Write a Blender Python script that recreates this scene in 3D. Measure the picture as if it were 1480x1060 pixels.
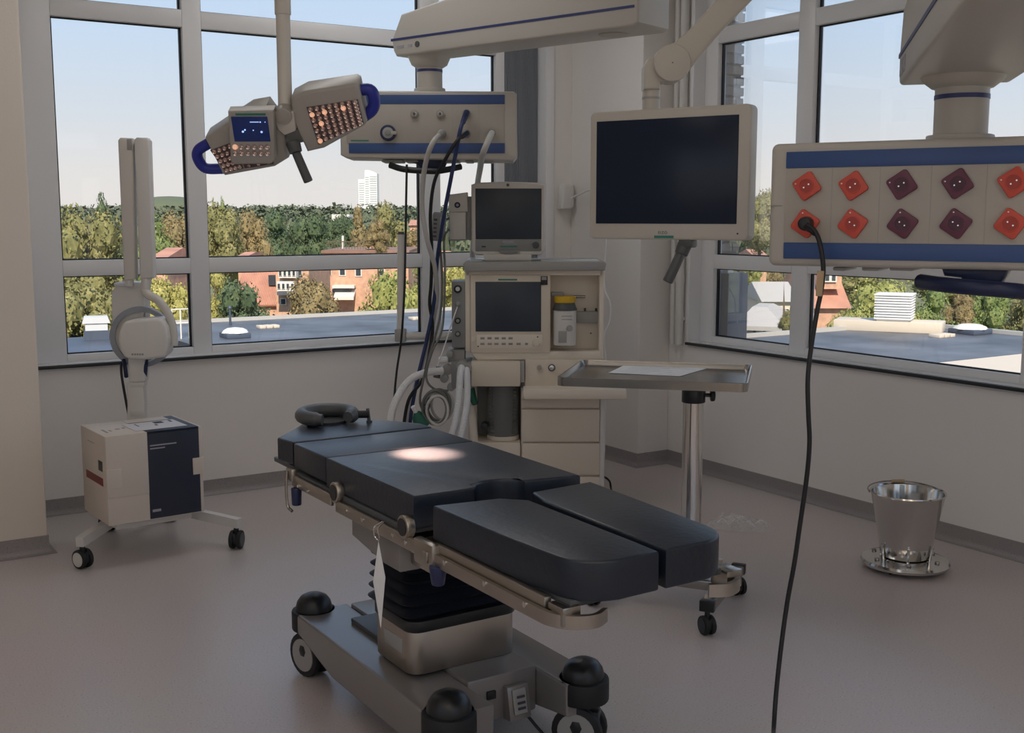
import bpy, bmesh, math, random
from mathutils import Vector, Matrix, Euler
from math import pi, sin, cos, radians as R

for o in list(bpy.data.objects): bpy.data.objects.remove(o, do_unlink=True)
scn = bpy.context.scene
col = scn.collection

# ------------------------------------------------------------------ camera
W_PX, H_PX, F_PX = 1480, 1060, 1640.0
PITCH = math.atan(216/1640.0)
YAW = R(32.5)
CAM = Vector((0, 0, 1.6))
cam_d = bpy.data.cameras.new('camera')
cam_d.sensor_fit = 'HORIZONTAL'; cam_d.sensor_width = 36.0; cam_d.lens = 36.0*F_PX/W_PX
cam_d.clip_start = 0.05; cam_d.clip_end = 3000
cam = bpy.data.objects.new('camera', cam_d); col.objects.link(cam)
cam.location = CAM; cam.rotation_euler = (pi/2-PITCH, 0, -YAW)
scn.camera = cam

# ------------------------------------------------------------------ view / exposure
scn.view_settings.view_transform = 'Standard'
scn.view_settings.look = 'None'
scn.view_settings.gamma = 1.0
scn.view_settings.use_curve_mapping = False
scn.view_settings.exposure = 0.0

scn.cycles.diffuse_bounces = 8
scn.cycles.max_bounces = 14

# ------------------------------------------------------------------ sky
SKY = 1.08
wd = bpy.data.worlds.new('sky'); scn.world = wd; wd.use_nodes = True
nt = wd.node_tree; nt.nodes.clear()
wo = nt.nodes.new('ShaderNodeOutputWorld'); bg = nt.nodes.new('ShaderNodeBackground')
tc = nt.nodes.new('ShaderNodeTexCoord'); sx = nt.nodes.new('ShaderNodeSeparateXYZ')
rp = nt.nodes.new('ShaderNodeValToRGB')
mr = nt.nodes.new('ShaderNodeMapRange'); mr.inputs[1].default_value = -0.1; mr.inputs[2].default_value = 0.9
nt.links.new(tc.outputs['Generated'], sx.inputs[0]); nt.links.new(sx.outputs['Z'], mr.inputs[0])
nt.links.new(mr.outputs[0], rp.inputs[0])
cr = rp.color_ramp
SKYSTOPS = [(0.0, (.66, .62, .58)), (.10, (.76, .73, .70)), (.135, (.75, .735, .72)), (.18, (.66, .71, .765)),
            (.25, (.56, .69, .85)), (.32, (.50, .67, .89)), (.6, (.36, .52, .80)), (1.0, (.25, .42, .72))]
cr.elements[0].position = 0; cr.elements[0].color = (*SKYSTOPS[0][1], 1)
cr.elements[1].position = 1; cr.elements[1].color = (*SKYSTOPS[-1][1], 1)
for p, c in SKYSTOPS[1:-1]:
    e = cr.elements.new(p); e.color = (*c, 1)
bg.inputs['Strength'].default_value = SKY
nt.links.new(rp.outputs[0], bg.inputs[0]); nt.links.new(bg.outputs[0], wo.inputs[0])

# ------------------------------------------------------------------ sun (behind the photographer's left shoulder)
sd = bpy.data.lights.new('sun', 'SUN'); sd.energy = 5.5; sd.angle = R(0.6); sd.color = (1.0, .87, .68)
so = bpy.data.objects.new('sun', sd); col.objects.link(so)
so.rotation_euler = Vector((0.34, 0.72, -0.72)).to_track_quat('-Z', 'Y').to_euler()

# ------------------------------------------------------------------ pixel helpers
FW = Vector((sin(YAW)*cos(PITCH), cos(YAW)*cos(PITCH), -sin(PITCH)))
RT = Vector((cos(YAW), -sin(YAW), 0)); UP = RT.cross(FW)
def ray(x, y): return FW*F_PX + RT*(x-740) - UP*(y-530)
def PX(x, y, X=None, Y=None, Z=None, D=None):
    d = ray(x, y)
    if Z is not None: t = (Z-CAM.z)/d.z
    elif X is not None: t = X/d.x
    elif Y is not None: t = Y/d.y
    else: t = D/F_PX
    return CAM + d*t
class Frame:
    """local frame of a thing: x right, y away from the viewer of its front, z up"""
    def __init__(s, loc, rz, rx=0, ry=0):
        s.loc = Vector(loc); s.eul = Euler((rx, ry, rz), 'XYZ')
        s.M = Matrix.Translation(s.loc) @ s.eul.to_matrix().to_4x4(); s.I = s.M.inverted()
    def px(s, x, y, yl=0.0):
        o = s.I @ CAM; d = s.I.to_3x3() @ ray(x, y)
        return o + d*((yl-o.y)/d.y)
    def pz(s, x, y, zl):
        o = s.I @ CAM; d = s.I.to_3x3() @ ray(x, y)
        return o + d*((zl-o.z)/d.z)
    def xz(s, x, y, yl=0.0):
        p = s.px(x, y, yl); return (p.x, p.z)
    def to(s, w): return s.I @ Vector(w)

# ------------------------------------------------------------------ materials
MATS = {}
def mat(name, c=(.5, .5, .5), rough=.5, metal=0., noise=None, bump=None, spec=.5, emit=None, alpha=None, trans=0., coat=0., ior=None):
    """noise=(scale, amount) colour mottling; bump=(scale, strength)"""
    if name in MATS: return MATS[name]
    m = bpy.data.materials.new(name); m.use_nodes = True
    n = m.node_tree; b = n.nodes['Principled BSDF']
    b.inputs['Base Color'].default_value = (*c, 1); b.inputs['Roughness'].default_value = rough
    b.inputs['Metallic'].default_value = metal; b.inputs['Specular IOR Level'].default_value = spec
    if coat: b.inputs['Coat Weight'].default_value = coat; b.inputs['Coat Roughness'].default_value = .1
    if trans: b.inputs['Transmission Weight'].default_value = trans
    if ior: b.inputs['IOR'].default_value = ior
    if alpha is not None: b.inputs['Alpha'].default_value = alpha
    if emit: b.inputs['Emission Color'].default_value = (*emit[0], 1); b.inputs['Emission Strength'].default_value = emit[1]
    if noise or bump:
        t = n.nodes.new('ShaderNodeTexCoord')
    if noise:
        no = n.nodes.new('ShaderNodeTexNoise'); no.inputs['Scale'].default_value = noise[0]; no.inputs['Detail'].default_value = 4
        n.links.new(t.outputs['Object'], no.inputs['Vector'])
        r = n.nodes.new('ShaderNodeValToRGB'); k = noise[1]
        r.color_ramp.elements[0].position = .3; r.color_ramp.elements[1].position = .7
        r.color_ramp.elements[0].color = (*[max(0, v*(1-k)) for v in c], 1); r.color_ramp.elements[1].color = (*[min(1, v*(1+k)) for v in c], 1)
        n.links.new(no.outputs['Fac'], r.inputs[0]); n.links.new(r.outputs[0], b.inputs['Base Color'])
    if bump:
        nb = n.nodes.new('ShaderNodeTexNoise'); nb.inputs['Scale'].default_value = bump[0]; nb.inputs['Detail'].default_value = 3
        n.links.new(t.outputs['Object'], nb.inputs['Vector'])
        bp = n.nodes.new('ShaderNodeBump'); bp.inputs['Strength'].default_value = bump[1]; bp.inputs['Distance'].default_value = .01
        n.links.new(nb.outputs['Fac'], bp.inputs['Height']); n.links.new(bp.outputs[0], b.inputs['Normal'])
    MATS[name] = m
    return m

def leaf_mat(name, c1, c2, c3):
    m = bpy.data.materials.new(name); m.use_nodes = True; n = m.node_tree; b = n.nodes['Principled BSDF']
    t = n.nodes.new('ShaderNodeTexCoord'); no = n.nodes.new('ShaderNodeTexNoise'); no.inputs['Scale'].default_value = 3.0; no.inputs['Detail'].default_value = 6
    no.inputs['Roughness'].default_value = .75
    r = n.nodes.new('ShaderNodeValToRGB'); r.color_ramp.elements[0].position = .32; r.color_ramp.elements[1].position = .68
    r.color_ramp.elements[0].color = (*c1, 1); r.color_ramp.elements[1].color = (*c3, 1)
    e = r.color_ramp.elements.new(.5); e.color = (*c2, 1)
    n.links.new(t.outputs['Object'], no.inputs[0]); n.links.new(no.outputs['Fac'], r.inputs[0]); n.links.new(r.outputs[0], b.inputs['Base Color'])
    b.inputs['Roughness'].default_value = .7; b.inputs['Specular IOR Level'].default_value = .2
    MATS[name] = m
    return m

def speckle_mat(name, base, dark, light, rough, scale=260., spec=.5):
    m = bpy.data.materials.new(name); m.use_nodes = True; n = m.node_tree; b = n.nodes['Principled BSDF']
    t = n.nodes.new('ShaderNodeTexCoord')
    v = n.nodes.new('ShaderNodeTexNoise'); v.inputs['Scale'].default_value = scale; v.inputs['Detail'].default_value = 2
    n.links.new(t.outputs['Object'], v.inputs['Vector'])
    r = n.nodes.new('ShaderNodeValToRGB'); cr = r.color_ramp
    cr.elements[0].position = .26; cr.elements[0].color = (*dark, 1)
    cr.elements[1].position = .80; cr.elements[1].color = (*light, 1)
    for p in (.38, .62):
        e = cr.elements.new(p); e.color = (*base, 1)
    big = n.nodes.new('ShaderNodeTexNoise'); big.inputs['Scale'].default_value = 1.3; big.inputs['Detail'].default_value = 5
    n.links.new(t.outputs['Object'], big.inputs['Vector'])
    mx = n.nodes.new('ShaderNodeMixRGB'); mx.blend_type = 'MULTIPLY'; mx.inputs[0].default_value = .10
    n.links.new(v.outputs['Fac'], r.inputs[0]); n.links.new(r.outputs[0], mx.inputs[1]); n.links.new(big.outputs['Color'], mx.inputs[2])
    n.links.new(mx.outputs[0], b.inputs['Base Color'])
    rr = n.nodes.new('ShaderNodeMapRange'); rr.inputs[3].default_value = rough-.07; rr.inputs[4].default_value = rough+.07
    n.links.new(big.outputs['Fac'], rr.inputs[0]); n.links.new(rr.outputs[0], b.inputs['Roughness'])
    b.inputs['Specular IOR Level'].default_value = spec
    MATS[name] = m
    return m

def pane_mat(name, tint=(1, 1, 1), refl=.06):
    """clean window glazing: straight see-through with a fresnel mirror on top"""
    m = bpy.data.materials.new(name); m.use_nodes = True; n = m.node_tree; n.nodes.clear()
    o = n.nodes.new('ShaderNodeOutputMaterial'); mx = n.nodes.new('ShaderNodeMixShader')
    tr = n.nodes.new('ShaderNodeBsdfTransparent'); tr.inputs[0].default_value = (*tint, 1)
    gl = n.nodes.new('ShaderNodeBsdfGlossy'); gl.inputs['Roughness'].default_value = .02
    fr = n.nodes.new('ShaderNodeFresnel'); fr.inputs[0].default_value = 1.35
    n.links.new(fr.outputs[0], mx.inputs[0]); n.links.new(tr.outputs[0], mx.inputs[1]); n.links.new(gl.outputs[0], mx.inputs[2])
    n.links.new(mx.outputs[0], o.inputs[0])
    MATS[name] = m
    return m

def hazy_mat(name, c, a, rough=.3):
    """thin milky / clear plastic: part see-through, part surface"""
    m = bpy.data.materials.new(name); m.use_nodes = True; n = m.node_tree; b = n.nodes['Principled BSDF']
    b.inputs['Base Color'].default_value = (*c, 1); b.inputs['Roughness'].default_value = rough; b.inputs['Alpha'].default_value = a
    MATS[name] = m
    return m

# ------------------------------------------------------------------ mesh builder
def catmull(pts, n=8, closed=False):
    pts = [Vector(p) for p in pts]; out = []; L = len(pts)
    rng = range(L if closed else L-1)
    for i in rng:
        if closed: p0, p1, p2, p3 = pts[i-1], pts[i], pts[(i+1) % L], pts[(i+2) % L]
        else:
            p1, p2 = pts[i], pts[i+1]
            p0 = pts[i-1] if i else p1*2-p2
            p3 = pts[i+2] if i+2 < L else p2*2-p1
        for k in range(n):
            t = k/n
            out.append(.5*((2*p1)+(-p0+p2)*t+(2*p0-5*p1+4*p2-p3)*t*t+(-p0+3*p1-3*p2+p3)*t**3))
    if not closed: out.append(pts[-1])
    return out
def rrect(w, h, r, n=5, cx=0, cy=0):
    o = []
    for sx_, sy_, a0 in ((1, 1, 0), (-1, 1, 90), (-1, -1, 180), (1, -1, 270)):
        for k in range(n+1):
            a = R(a0+90*k/n); o.append((cx+sx_*(w/2-r)+r*cos(a), cy+sy_*(h/2-r)+r*sin(a)))
    return o
class MB:
    def __init__(s): s.bm = bmesh.new()
    def _merge(s, t, M=None):
        if M is not None: bmesh.ops.transform(t, matrix=M, verts=t.verts)
        me = bpy.data.meshes.new('tmp'); t.to_mesh(me); t.free(); s.bm.from_mesh(me); bpy.data.meshes.remove(me); return s
    def box(s, c, d, bev=0., seg=2, rot=None):
        t = bmesh.new(); bmesh.ops.create_cube(t, size=1)
        bmesh.ops.scale(t, vec=d, verts=t.verts)
        if bev: bmesh.ops.bevel(t, geom=t.edges[:], offset=min(bev, min(d)*.49), segments=seg, profile=.5, affect='EDGES')
        M = Matrix.Translation(c)
        if rot: M = M @ Euler(rot, 'XYZ').to_matrix().to_4x4()
        return s._merge(t, M)
    def bb(s, a, b, bev=0., seg=2):
        c = [(a[i]+b[i])/2 for i in range(3)]; d = [abs(b[i]-a[i]) for i in range(3)]
        return s.box(c, d, bev, seg)
    def cyl(s, p0, p1, r, r2=None, seg=20, bev=0.):
        p0, p1 = Vector(p0), Vector(p1); r2 = r if r2 is None else r2
        t = bmesh.new(); L = (p1-p0).length
        bmesh.ops.create_cone(t, cap_ends=True, segments=seg, radius1=r, radius2=r2, depth=L)
        if bev:
            es = [e for e in t.edges if abs(e.verts[0].co.z-e.verts[1].co.z) < 1e-6]
            bmesh.ops.bevel(t, geom=es, offset=bev, segments=2, profile=.5, affect='EDGES')
        q = Vector((0, 0, 1)).rotation_difference((p1-p0).normalized())
        return s._merge(t, Matrix.Translation((p0+p1)/2) @ q.to_matrix().to_4x4())
    def sphere(s, c, r, sc=(1, 1, 1), u=20, v=12, half=False):
        t = bmesh.new(); bmesh.ops.create_uvsphere(t, u_segments=u, v_segments=v, radius=r)
        if half:
            bmesh.ops.delete(t, geom=[q for q in t.verts if q.co.z < -1e-4], context='VERTS')
            bmesh.ops.holes_fill(t, edges=t.edges[:])
        return s._merge(t, Matrix.Translation(c) @ Matrix.Diagonal((*sc, 1)))
    def lathe(s, prof, c=(0, 0, 0), seg=32, M=None):
        t = bmesh.new(); rings = []
        for r, z in prof:
            if r < 1e-6: rings.append([t.verts.new((0, 0, z))])
            else: rings.append([t.verts.new((r*cos(2*pi*k/seg), r*sin(2*pi*k/seg), z)) for k in range(seg)])
        for a, b in zip(rings, rings[1:]):
            if len(a) == 1 and len(b) == 1: continue
            for k in range(seg):
                k2 = (k+1) % seg
                if len(a) == 1: t.faces.new((a[0], b[k2], b[k]))
                elif len(b) == 1: t.faces.new((a[k], a[k2], b[0]))
                else: t.faces.new((a[k], a[k2], b[k2], b[k]))
        bmesh.ops.recalc_face_normals(t, faces=t.faces[:])
        MM = Matrix.Translation(c)
        if M is not None: MM = MM @ M
        return s._merge(t, MM)
    def prism(s, poly, a, b, axis='Z', bev=0., seg=2, M=None):
        """polygon swept from a to b along the axis; poly in the other two axes (x,y) / (x,z) / (y,z)"""
        t = bmesh.new()
        def v(p, h): return {'Z': (p[0], p[1], h), 'Y': (p[0], h, p[1]), 'X': (h, p[0], p[1])}[axis]
        lo = [t.verts.new(v(p, a)) for p in poly]; hi = [t.verts.new(v(p, b)) for p in poly]
        n = len(poly)
        t.faces.new(lo[::-1]); t.faces.new(hi)
        for k in range(n): t.faces.new((lo[k], lo[(k+1) % n], hi[(k+1) % n], hi[k]))
        bmesh.ops.recalc_face_normals(t, faces=t.faces[:])
        if bev:
            fs = [f for f in t.faces if len(f.verts) == n and n != 4] or t.faces[:]
            es = set(e for f in fs for e in f.edges)
            bmesh.ops.bevel(t, geom=list(es), offset=bev, segments=seg, profile=.5, affect='EDGES')
        return s._merge(t, M)
    def tube(s, pts, r, seg=10, n=6, closed=False, smooth=True, ribs=None):
        P = catmull(pts, n, closed) if smooth else [Vector(p) for p in pts]
        t = bmesh.new(); rings = []; L = len(P); up = None
        for i, p in enumerate(P):
            if closed: d = P[(i+1) % L]-P[i-1]
            else: d = P[min(i+1, L-1)]-P[max(i-1, 0)]
            d.normalize()
            if up is None: up = d.orthogonal().normalized()
            up = (up-d*up.dot(d)).normalized(); q = d.cross(up)
            rr = r(i/(L-1)) if callable(r) else r
            if ribs: rr *= 1+ribs*(1 if i % 2 else -1)
            rings.append([t.verts.new(p+(up*cos(2*pi*k/seg)+q*sin(2*pi*k/seg))*rr) for k in range(seg)])
        for i in range(L if closed else L-1):
            a, b = rings[i], rings[(i+1) % L]
            for k in range(seg): t.faces.new((a[k], a[(k+1) % seg], b[(k+1) % seg], b[k]))
        if not closed:
            t.faces.new(rings[0][::-1]); t.faces.new(rings[-1])
        bmesh.ops.recalc_face_normals(t, faces=t.faces[:])
        return s._merge(t)
    def quad(s, *v):
        s.bm.faces.new([s.bm.verts.new(p) for p in v]); return s
    def build(s, name, m, parent=None, loc=None, rot=None, smooth=True, ang=38):
        bm = s.bm
        if smooth:
            lim = R(ang)
            for f in bm.faces: f.smooth = True
            for e in bm.edges:
                if len(e.link_faces) == 2 and e.calc_face_angle(0) > lim: e.smooth = False
        me = bpy.data.meshes.new(name); bm.to_mesh(me); bm.free()
        me.materials.append(m if not isinstance(m, str) else MATS[m])
        o = bpy.data.objects.new(name, me); col.objects.link(o)
        if parent is not None: o.parent = parent
        if loc is not None: o.location = loc
        if rot is not None: o.rotation_euler = rot
        return o
def tag(o, label=None, cat=None, group=None, kind=None):
    if label: o['label'] = label
    if cat: o['category'] = cat
    if group: o['group'] = group
    if kind: o['kind'] = kind
    return o
def empty(name, loc=(0, 0, 0), rot=(0, 0, 0)):
    o = bpy.data.objects.new(name, None); col.objects.link(o); o.location = loc; o.rotation_euler = rot
    o.empty_display_size = .1
    return o
def thing(name, fr, label, cat, group=None):
    o = empty(name, fr.loc, fr.eul)
    return tag(o, label, cat, group)
def struct(o): o['kind'] = 'structure'; return o
def dupe(src, name, parent=None, loc=None, rot=None):
    c = src.copy(); c.name = name; col.objects.link(c)
    c.parent = parent
    if loc is not None: c.location = loc
    if rot is not None: c.rotation_euler = rot
    return c
def copy_tree(o, parent=None):
    c = o.copy(); col.objects.link(c); c.parent = parent
    for ch in [q for q in o.children]: copy_tree(ch, c)
    return c
def text(name, s, size, m, parent, loc, rot, depth=.0004, align='CENTER', space=1.0):
    cu = bpy.data.curves.new('txt', 'FONT'); cu.body = s; cu.size = size; cu.extrude = depth; cu.align_x = align; cu.align_y = 'CENTER'; cu.space_character = space
    to = bpy.data.objects.new('txt', cu); col.objects.link(to)
    dg = bpy.context.evaluated_depsgraph_get(); me = bpy.data.meshes.new_from_object(to.evaluated_get(dg))
    bpy.data.objects.remove(to, do_unlink=True); bpy.data.curves.remove(cu)
    me.name = name; me.materials.clear(); me.materials.append(MATS[m])
    o = bpy.data.objects.new(name, me); col.objects.link(o); o.parent = parent; o.location = loc; o.rotation_euler = rot
    return o
# ================================================================== materials
speckle_mat('vinyl_floor', (.57, .52, .515), (.26, .235, .23), (.80, .75, .74), .32, 150.)
speckle_mat('vinyl_base', (.30, .28, .28), (.17, .16, .16), (.42, .40, .40), .42, 150.)
mat('wall_paint', (.80, .775, .75), .6, noise=(.9, .03), bump=(140, .05))
mat('pier_paint', (.80, .735, .66), .6, noise=(.9, .03), bump=(140, .05))
mat('ceiling_paint', (.86, .85, .83), .7)
mat('frame_white', (.78, .79, .81), .3)
mat('frame_sill', (.72, .73, .74), .25)
mat('seal_black', (.012, .014, .02), .5)
mat('sill_black', (.02, .022, .025), .45)
pane_mat('glazing')
mat('louvre_grey', (.24, .26, .29), .5)
mat('pipe_white', (.66, .65, .63), .35)

WA, WB = 6.38, 4.79            # room-side faces of the two window walls
CEIL = 3.35
XL, YF = -2.3, -2.6            # the walls beside and behind the camera
T = .30                        # wall thickness
SILL, GB, M0, M1, T0, T1, WT = .815, .857, 1.282, 1.368, 2.648, 2.742, 3.25

# ------------------------------------------------------------------ shell
struct(MB().bb((XL-T, YF-T, -.2), (WB+T, WA+T, 0)).build('floor', 'vinyl_floor'))
struct(MB().bb((XL-T, YF-T, CEIL), (WB+T, WA+T, CEIL+.2)).build('ceiling', 'ceiling_paint'))
# back wall (window wall seen on the left of the photo)
m = MB()
m.bb((XL-T, WA, 0), (1.06, WA+T, CEIL)).bb((1.06, WA, 0), (4.395, WA+T, SILL-.03)).bb((1.06, WA, WT), (4.395, WA+T, CEIL)).bb((4.395, WA, 0), (WB, WA+T, CEIL))
struct(m.build('wall_back', 'wall_paint'))
# right wall with its long window
m = MB()
m.bb((WB, 5.44, 0), (WB+T, WA+T, CEIL)).bb((WB, YF-T, 0), (WB+T, 5.44, SILL-.03)).bb((WB, -.2, WT), (WB+T, 5.44, CEIL)).bb((WB, YF-T, SILL-.03), (WB+T, -.2, CEIL))
struct(m.build('wall_right', 'wall_paint'))
# walls beside and behind the camera, their windows added to bring in daylight
def plain_wall(name, axis, at, a, b, wins):
    """wall slab along an axis with window openings (a0, a1, z0, z1)"""
    m = MB()
    def seg(u0, u1, z0, z1):
        if u1-u0 < .01 or z1-z0 < .01: return
        if axis == 'X': m.bb((u0, at-T, z0), (u1, at, z1))
        else: m.bb((at-T, u0, z0), (at, u1, z1))
    u = a
    for (u0, u1, z0, z1) in wins:
        seg(u, u0, 0, CEIL); seg(u0, u1, 0, z0); seg(u0, u1, z1, CEIL); u = u1
    seg(u, b, 0, CEIL)
    return struct(m.build(name, 'pier_paint'))
plain_wall('wall_front', 'X', YF, XL, WB, [(-1.6, 3.6, SILL, 2.75)])
plain_wall('wall_left', 'Y', XL, YF-T, WA, [(-1.6, 2.6, SILL, 2.75)])
# pier that stands forward on the left
struct(MB().bb((-1.2, 5.66, 0), (.965, WA, CEIL), .012).build('wall_pier', 'pier_paint'))
# column in the far corner
struct(MB().bb((4.54, 5.62, 0), (WB, WA, CEIL), .008).build('wall_column', 'wall_paint'))

# coved vinyl skirting
def skirting(name, pts):
    """pts along the wall foot, room on the left hand side of the run"""
    m = MB(); t = bmesh.new(); prof = [(0.035, 0.0), (.02, .004), (.008, .014), (.004, .03), (.004, .085), (0, .087)]
    rows = []
    L = len(pts)
    for i, p in enumerate(pts):
        p = Vector((*p, 0)); ds = []
        if i > 0: ds.append((p-Vector((*pts[i-1], 0))).normalized())
        if i < L-1: ds.append((Vector((*pts[i+1], 0))-p).normalized())
        ns = [Vector((-d.y, d.x, 0)) for d in ds]
        n = ns[0] if len(ns) == 1 else (ns[0]+ns[1])/(1+ns[0].dot(ns[1]))
        rows.append([t.verts.new(p+n*a+Vector((0, 0, b+.0008))) for a, b in prof])
    for a, b in zip(rows, rows[1:]):
        for k in range(len(prof)-1): t.faces.new((a[k], b[k], b[k+1], a[k+1]))
    bmesh.ops.recalc_face_normals(t, faces=t.faces[:])
    m._merge(t)
    return struct(m.build(name, 'vinyl_base'))
skirting('baseboard_back', [(4.54, WA), (.965, WA)])
skirting('baseboard_pier', [(.965, WA), (.965, 5.66), (-1.2, 5.66)])
skirting('baseboard_column', [(WB, 5.62), (4.54, 5.62), (4.54, WA)])
skirting('baseboard_right', [(WB, YF), (WB, 5.62)])

# ------------------------------------------------------------------ windows
def make_window(name, fr, x0, x1, cols, top=WT):
    """local x along the wall, local y outward, z up. cols = [(glass x0, glass x1), ...]"""
    w = empty(name, fr.loc, fr.eul); struct(w)
    d0, d1 = .085, .155          # frame depth range (room face .. outside)
    def member(nm, a, b, z0, z1, y0=d0, y1=d1, mt='frame_white', bev=.004):
        return MB().bb((a, y0, z0), (b, y1, z1), bev).build(nm, mt, w)
    # sill ledge and its dark nosing
    MB().bb((x0, 0.0, SILL-.03), (x1, .10, SILL+.004), .003).build('sill', 'frame_sill', w)
    MB().bb((x0-.005, -.022, SILL-.018), (x1+.005, .012, SILL-.001), .002).build('sill_nosing', 'sill_black', w)
    rows = [(GB, M0), (M1, T0), (T1, top-.06)]
    ed = [x0] + [v for c in cols for v in c] + [x1]
    for k in range(0, len(ed), 2): member('upright', ed[k], ed[k+1], SILL, top)
    for a, b in cols:
        member('bottom_rail', a, b, SILL, GB); member('transom', a, b, M0, M1); member('transom', a, b, T0, T1); member('head_rail', a, b, top-.06, top)
        for z0, z1 in rows:
            # dark glazing gasket all round, set behind the frame face
            g = MB(); e = .011; yg = (.118, .135)
            g.bb((a, yg[0], z0), (a+e, yg[1], z1)).bb((b-e, yg[0], z0), (b, yg[1], z1)).bb((a, yg[0], z0), (b, yg[1], z0+e*.6)).bb((a, yg[0], z1-e*.6), (b, yg[1], z1))
            g.build('gasket', 'seal_black', w, smooth=False)
            MB().bb((a+.002, .125, z0+.002), (b-.002, .131, z1-.002)).build('pane', 'glazing', w, smooth=False)
    return w
fA = Frame((0, WA, 0), 0)
wA = make_window('window_1', fA, 1.06, 4.062, [(1.252, 1.945), (2.052, 3.438), (3.575, 3.996)])
# ribbed dark ventilation panel at the end of the window and the white post beside it
m = MB().bb((4.062, WA+.10, SILL-.03), (4.328, WA+.12, WT))
nr = 22
for k in range(nr):
    x = 4.066+(k+.5)*(.258/nr); m.bb((x-.0035, WA+.085, SILL-.03), (x+.0035, WA+.101, WT))
tag(m.build('ribbed_panel', 'louvre_grey', smooth=False), kind='structure')
struct(MB().bb((4.328, WA-.012, 0.0), (4.395, WA+.16, WT), .006).build('trim_1', 'frame_white'))
# wide white reveal board at the left end
struct(MB().bb((1.04, WA-.006, SILL-.03), (1.06, WA+.16, WT), .004).build('trim_2', 'frame_white'))
# right wall: local x runs towards the camera
fB = Frame((WB, 5.44, 0), -pi/2)
def bx(Y): return 5.44-Y
make_window('window_2', fB, 0, 5.64, [(bx(5.315), bx(4.660)), (bx(4.540), bx(3.187)), (bx(3.06), bx(1.7)), (bx(1.58), bx(.2))])
struct(MB().bb((WB-.01, 5.425, SILL-.03), (WB+.16, 5.46, WT), .006).build('trim_3', 'frame_white'))
def fill_window(name, fr, L):  # unseen windows, added so daylight fills the room from behind
    w = empty(name, fr.loc, fr.eul); struct(w)
    n = 4; st = L/n
    for k in range(n+1):
        MB().bb((max(0, k*st-.05), .09, SILL), (min(L, k*st+.05), .16, 2.75)).build('upright', 'frame_white', w)
    for z0, z1 in ((SILL, GB), (M0, M1), (2.69, 2.75)):
        for k in range(n): MB().bb((k*st+.05, .09, z0), ((k+1)*st-.05, .16, z1)).build('transom', 'frame_white', w)
    for k in range(n): MB().bb((k*st+.05, .125, GB), ((k+1)*st-.05, .131, 2.69)).build('pane', 'glazing', w)
fill_window('window_3', Frame((3.6, YF, 0), pi), 5.2)
fill_window('window_4', Frame((XL, -1.6, 0), pi/2), 4.2)
# two white service pipes between the column and the right window
for k, (Y, r, lab) in enumerate(((5.553, .020, 'thin white vertical service pipe on right wall, next to the corner column'), (5.492, .027, 'thicker white vertical service pipe on right wall, next to the window reveal'))):
    root = empty('service_pipe', (WB-.03, Y, 0)); tag(root, lab, 'pipe', 'service pipes beside the right window')
    MB().cyl((0, 0, SILL-.02), (0, 0, CEIL), r, seg=16).build('pipe', 'pipe_white', root)
    MB().cyl((0, 0, 1.19), (0, 0, 1.24), r+.003, seg=16).build('sleeve', 'pipe_white', root)
    for z in (.95, 1.75, 2.6): MB().bb((-.005, -r-.006, z), (.032, r+.006, z+.02)).build('clip', 'pipe_white', root)

# ------------------------------------------------------------------ added glowing panels to brighten the room, unseen (all behind or above the frame)
mat('lamp_housing', (.75, .75, .74), .4)
mat('lamp_diffuser', (.9, .9, .88), .5, emit=((1.0, .86, .70), 3.6))
mat('lamp_diffuser_cool', (.9, .9, .9), .5, emit=((1.0, .97, .95), 3.6))
mat('lamp_diffuser_dim', (.9, .9, .9), .5, emit=((1.0, .95, .90), .9))
spots = [(x, -1.8, 'rear') for x in (-1.6, 0., 1.5)]+[(x, .2, 'second') for x in (-1.6, 0., 1.5)]+[(x, 2.2, 'third') for x in (-.6, 1.2)]+[(1.9, 4.75, 'window-side'), (3.0, 5.55, 'window-side')]
for k, (x, y, row) in enumerate(spots):
    xs_ = sorted(q[0] for q in spots if q[2] == row); nm_ = (['left', 'middle', 'right'] if len(xs_) == 3 else ['left', 'right'])[xs_.index(x)]
    root = empty('ceiling_light', (x, y, CEIL)); tag(root, 'recessed white ceiling panel light, %s one of the %s row' % (nm_, row), 'ceiling light', 'ceiling panel lights')
    fm = MB()
    for a, b in (((-.62, -.32, -.03), (.62, -.29, 0)), ((-.62, .29, -.03), (.62, .32, 0)), ((-.62, -.29, -.03), (-.59, .29, 0)), ((.59, -.29, -.03), (.62, .29, 0))): fm.bb(a, b)
    fm.build('frame', 'lamp_housing', root); MB().bb((-.59, -.29, -.015), (.59, .29, -.006)).build('diffuser', 'lamp_diffuser' if y < 1 else 'lamp_diffuser_dim' if y < 3 else 'lamp_diffuser_cool', root)
# ================================================================== outside
ZG = -10.0
mat('ground_green', (.16, .17, .09), .9, noise=(.08, .4))
mat('roof_felt', (.088, .098, .118), .45, noise=(.5, .5))
mat('roof_felt_dark', (.06, .08, .12), .5, noise=(.3, .25))
mat('coping', (.48, .47, .45), .5)
mat('cream_render', (.66, .58, .48), .7)
mat('tile_red', (.50, .25, .175), .7, noise=(.6, .25))
mat('tile_brown', (.26, .15, .11), .7, noise=(.6, .25))
mat('brick_orange', (.60, .36, .25), .8, noise=(2.5, .18))
mat('brick_grey', (.22, .205, .19), .85, noise=(7, .22), bump=(90, .4))
mat('mortar', (.17, .16, .15), .9)
mat('concrete_grey', (.19, .20, .215), .7, noise=(5, .15))
mat('paint_white_out', (.72, .70, .66), .6)
mat('window_dark', (.05, .06, .075), .15)
mat('bark', (.13, .095, .065), .9)
mat('metal_out', (.62, .64, .66), .45)
mat('roof_pale', (.50, .48, .46), .6)
mat('tower_white', (.80, .80, .80), .5)
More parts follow.
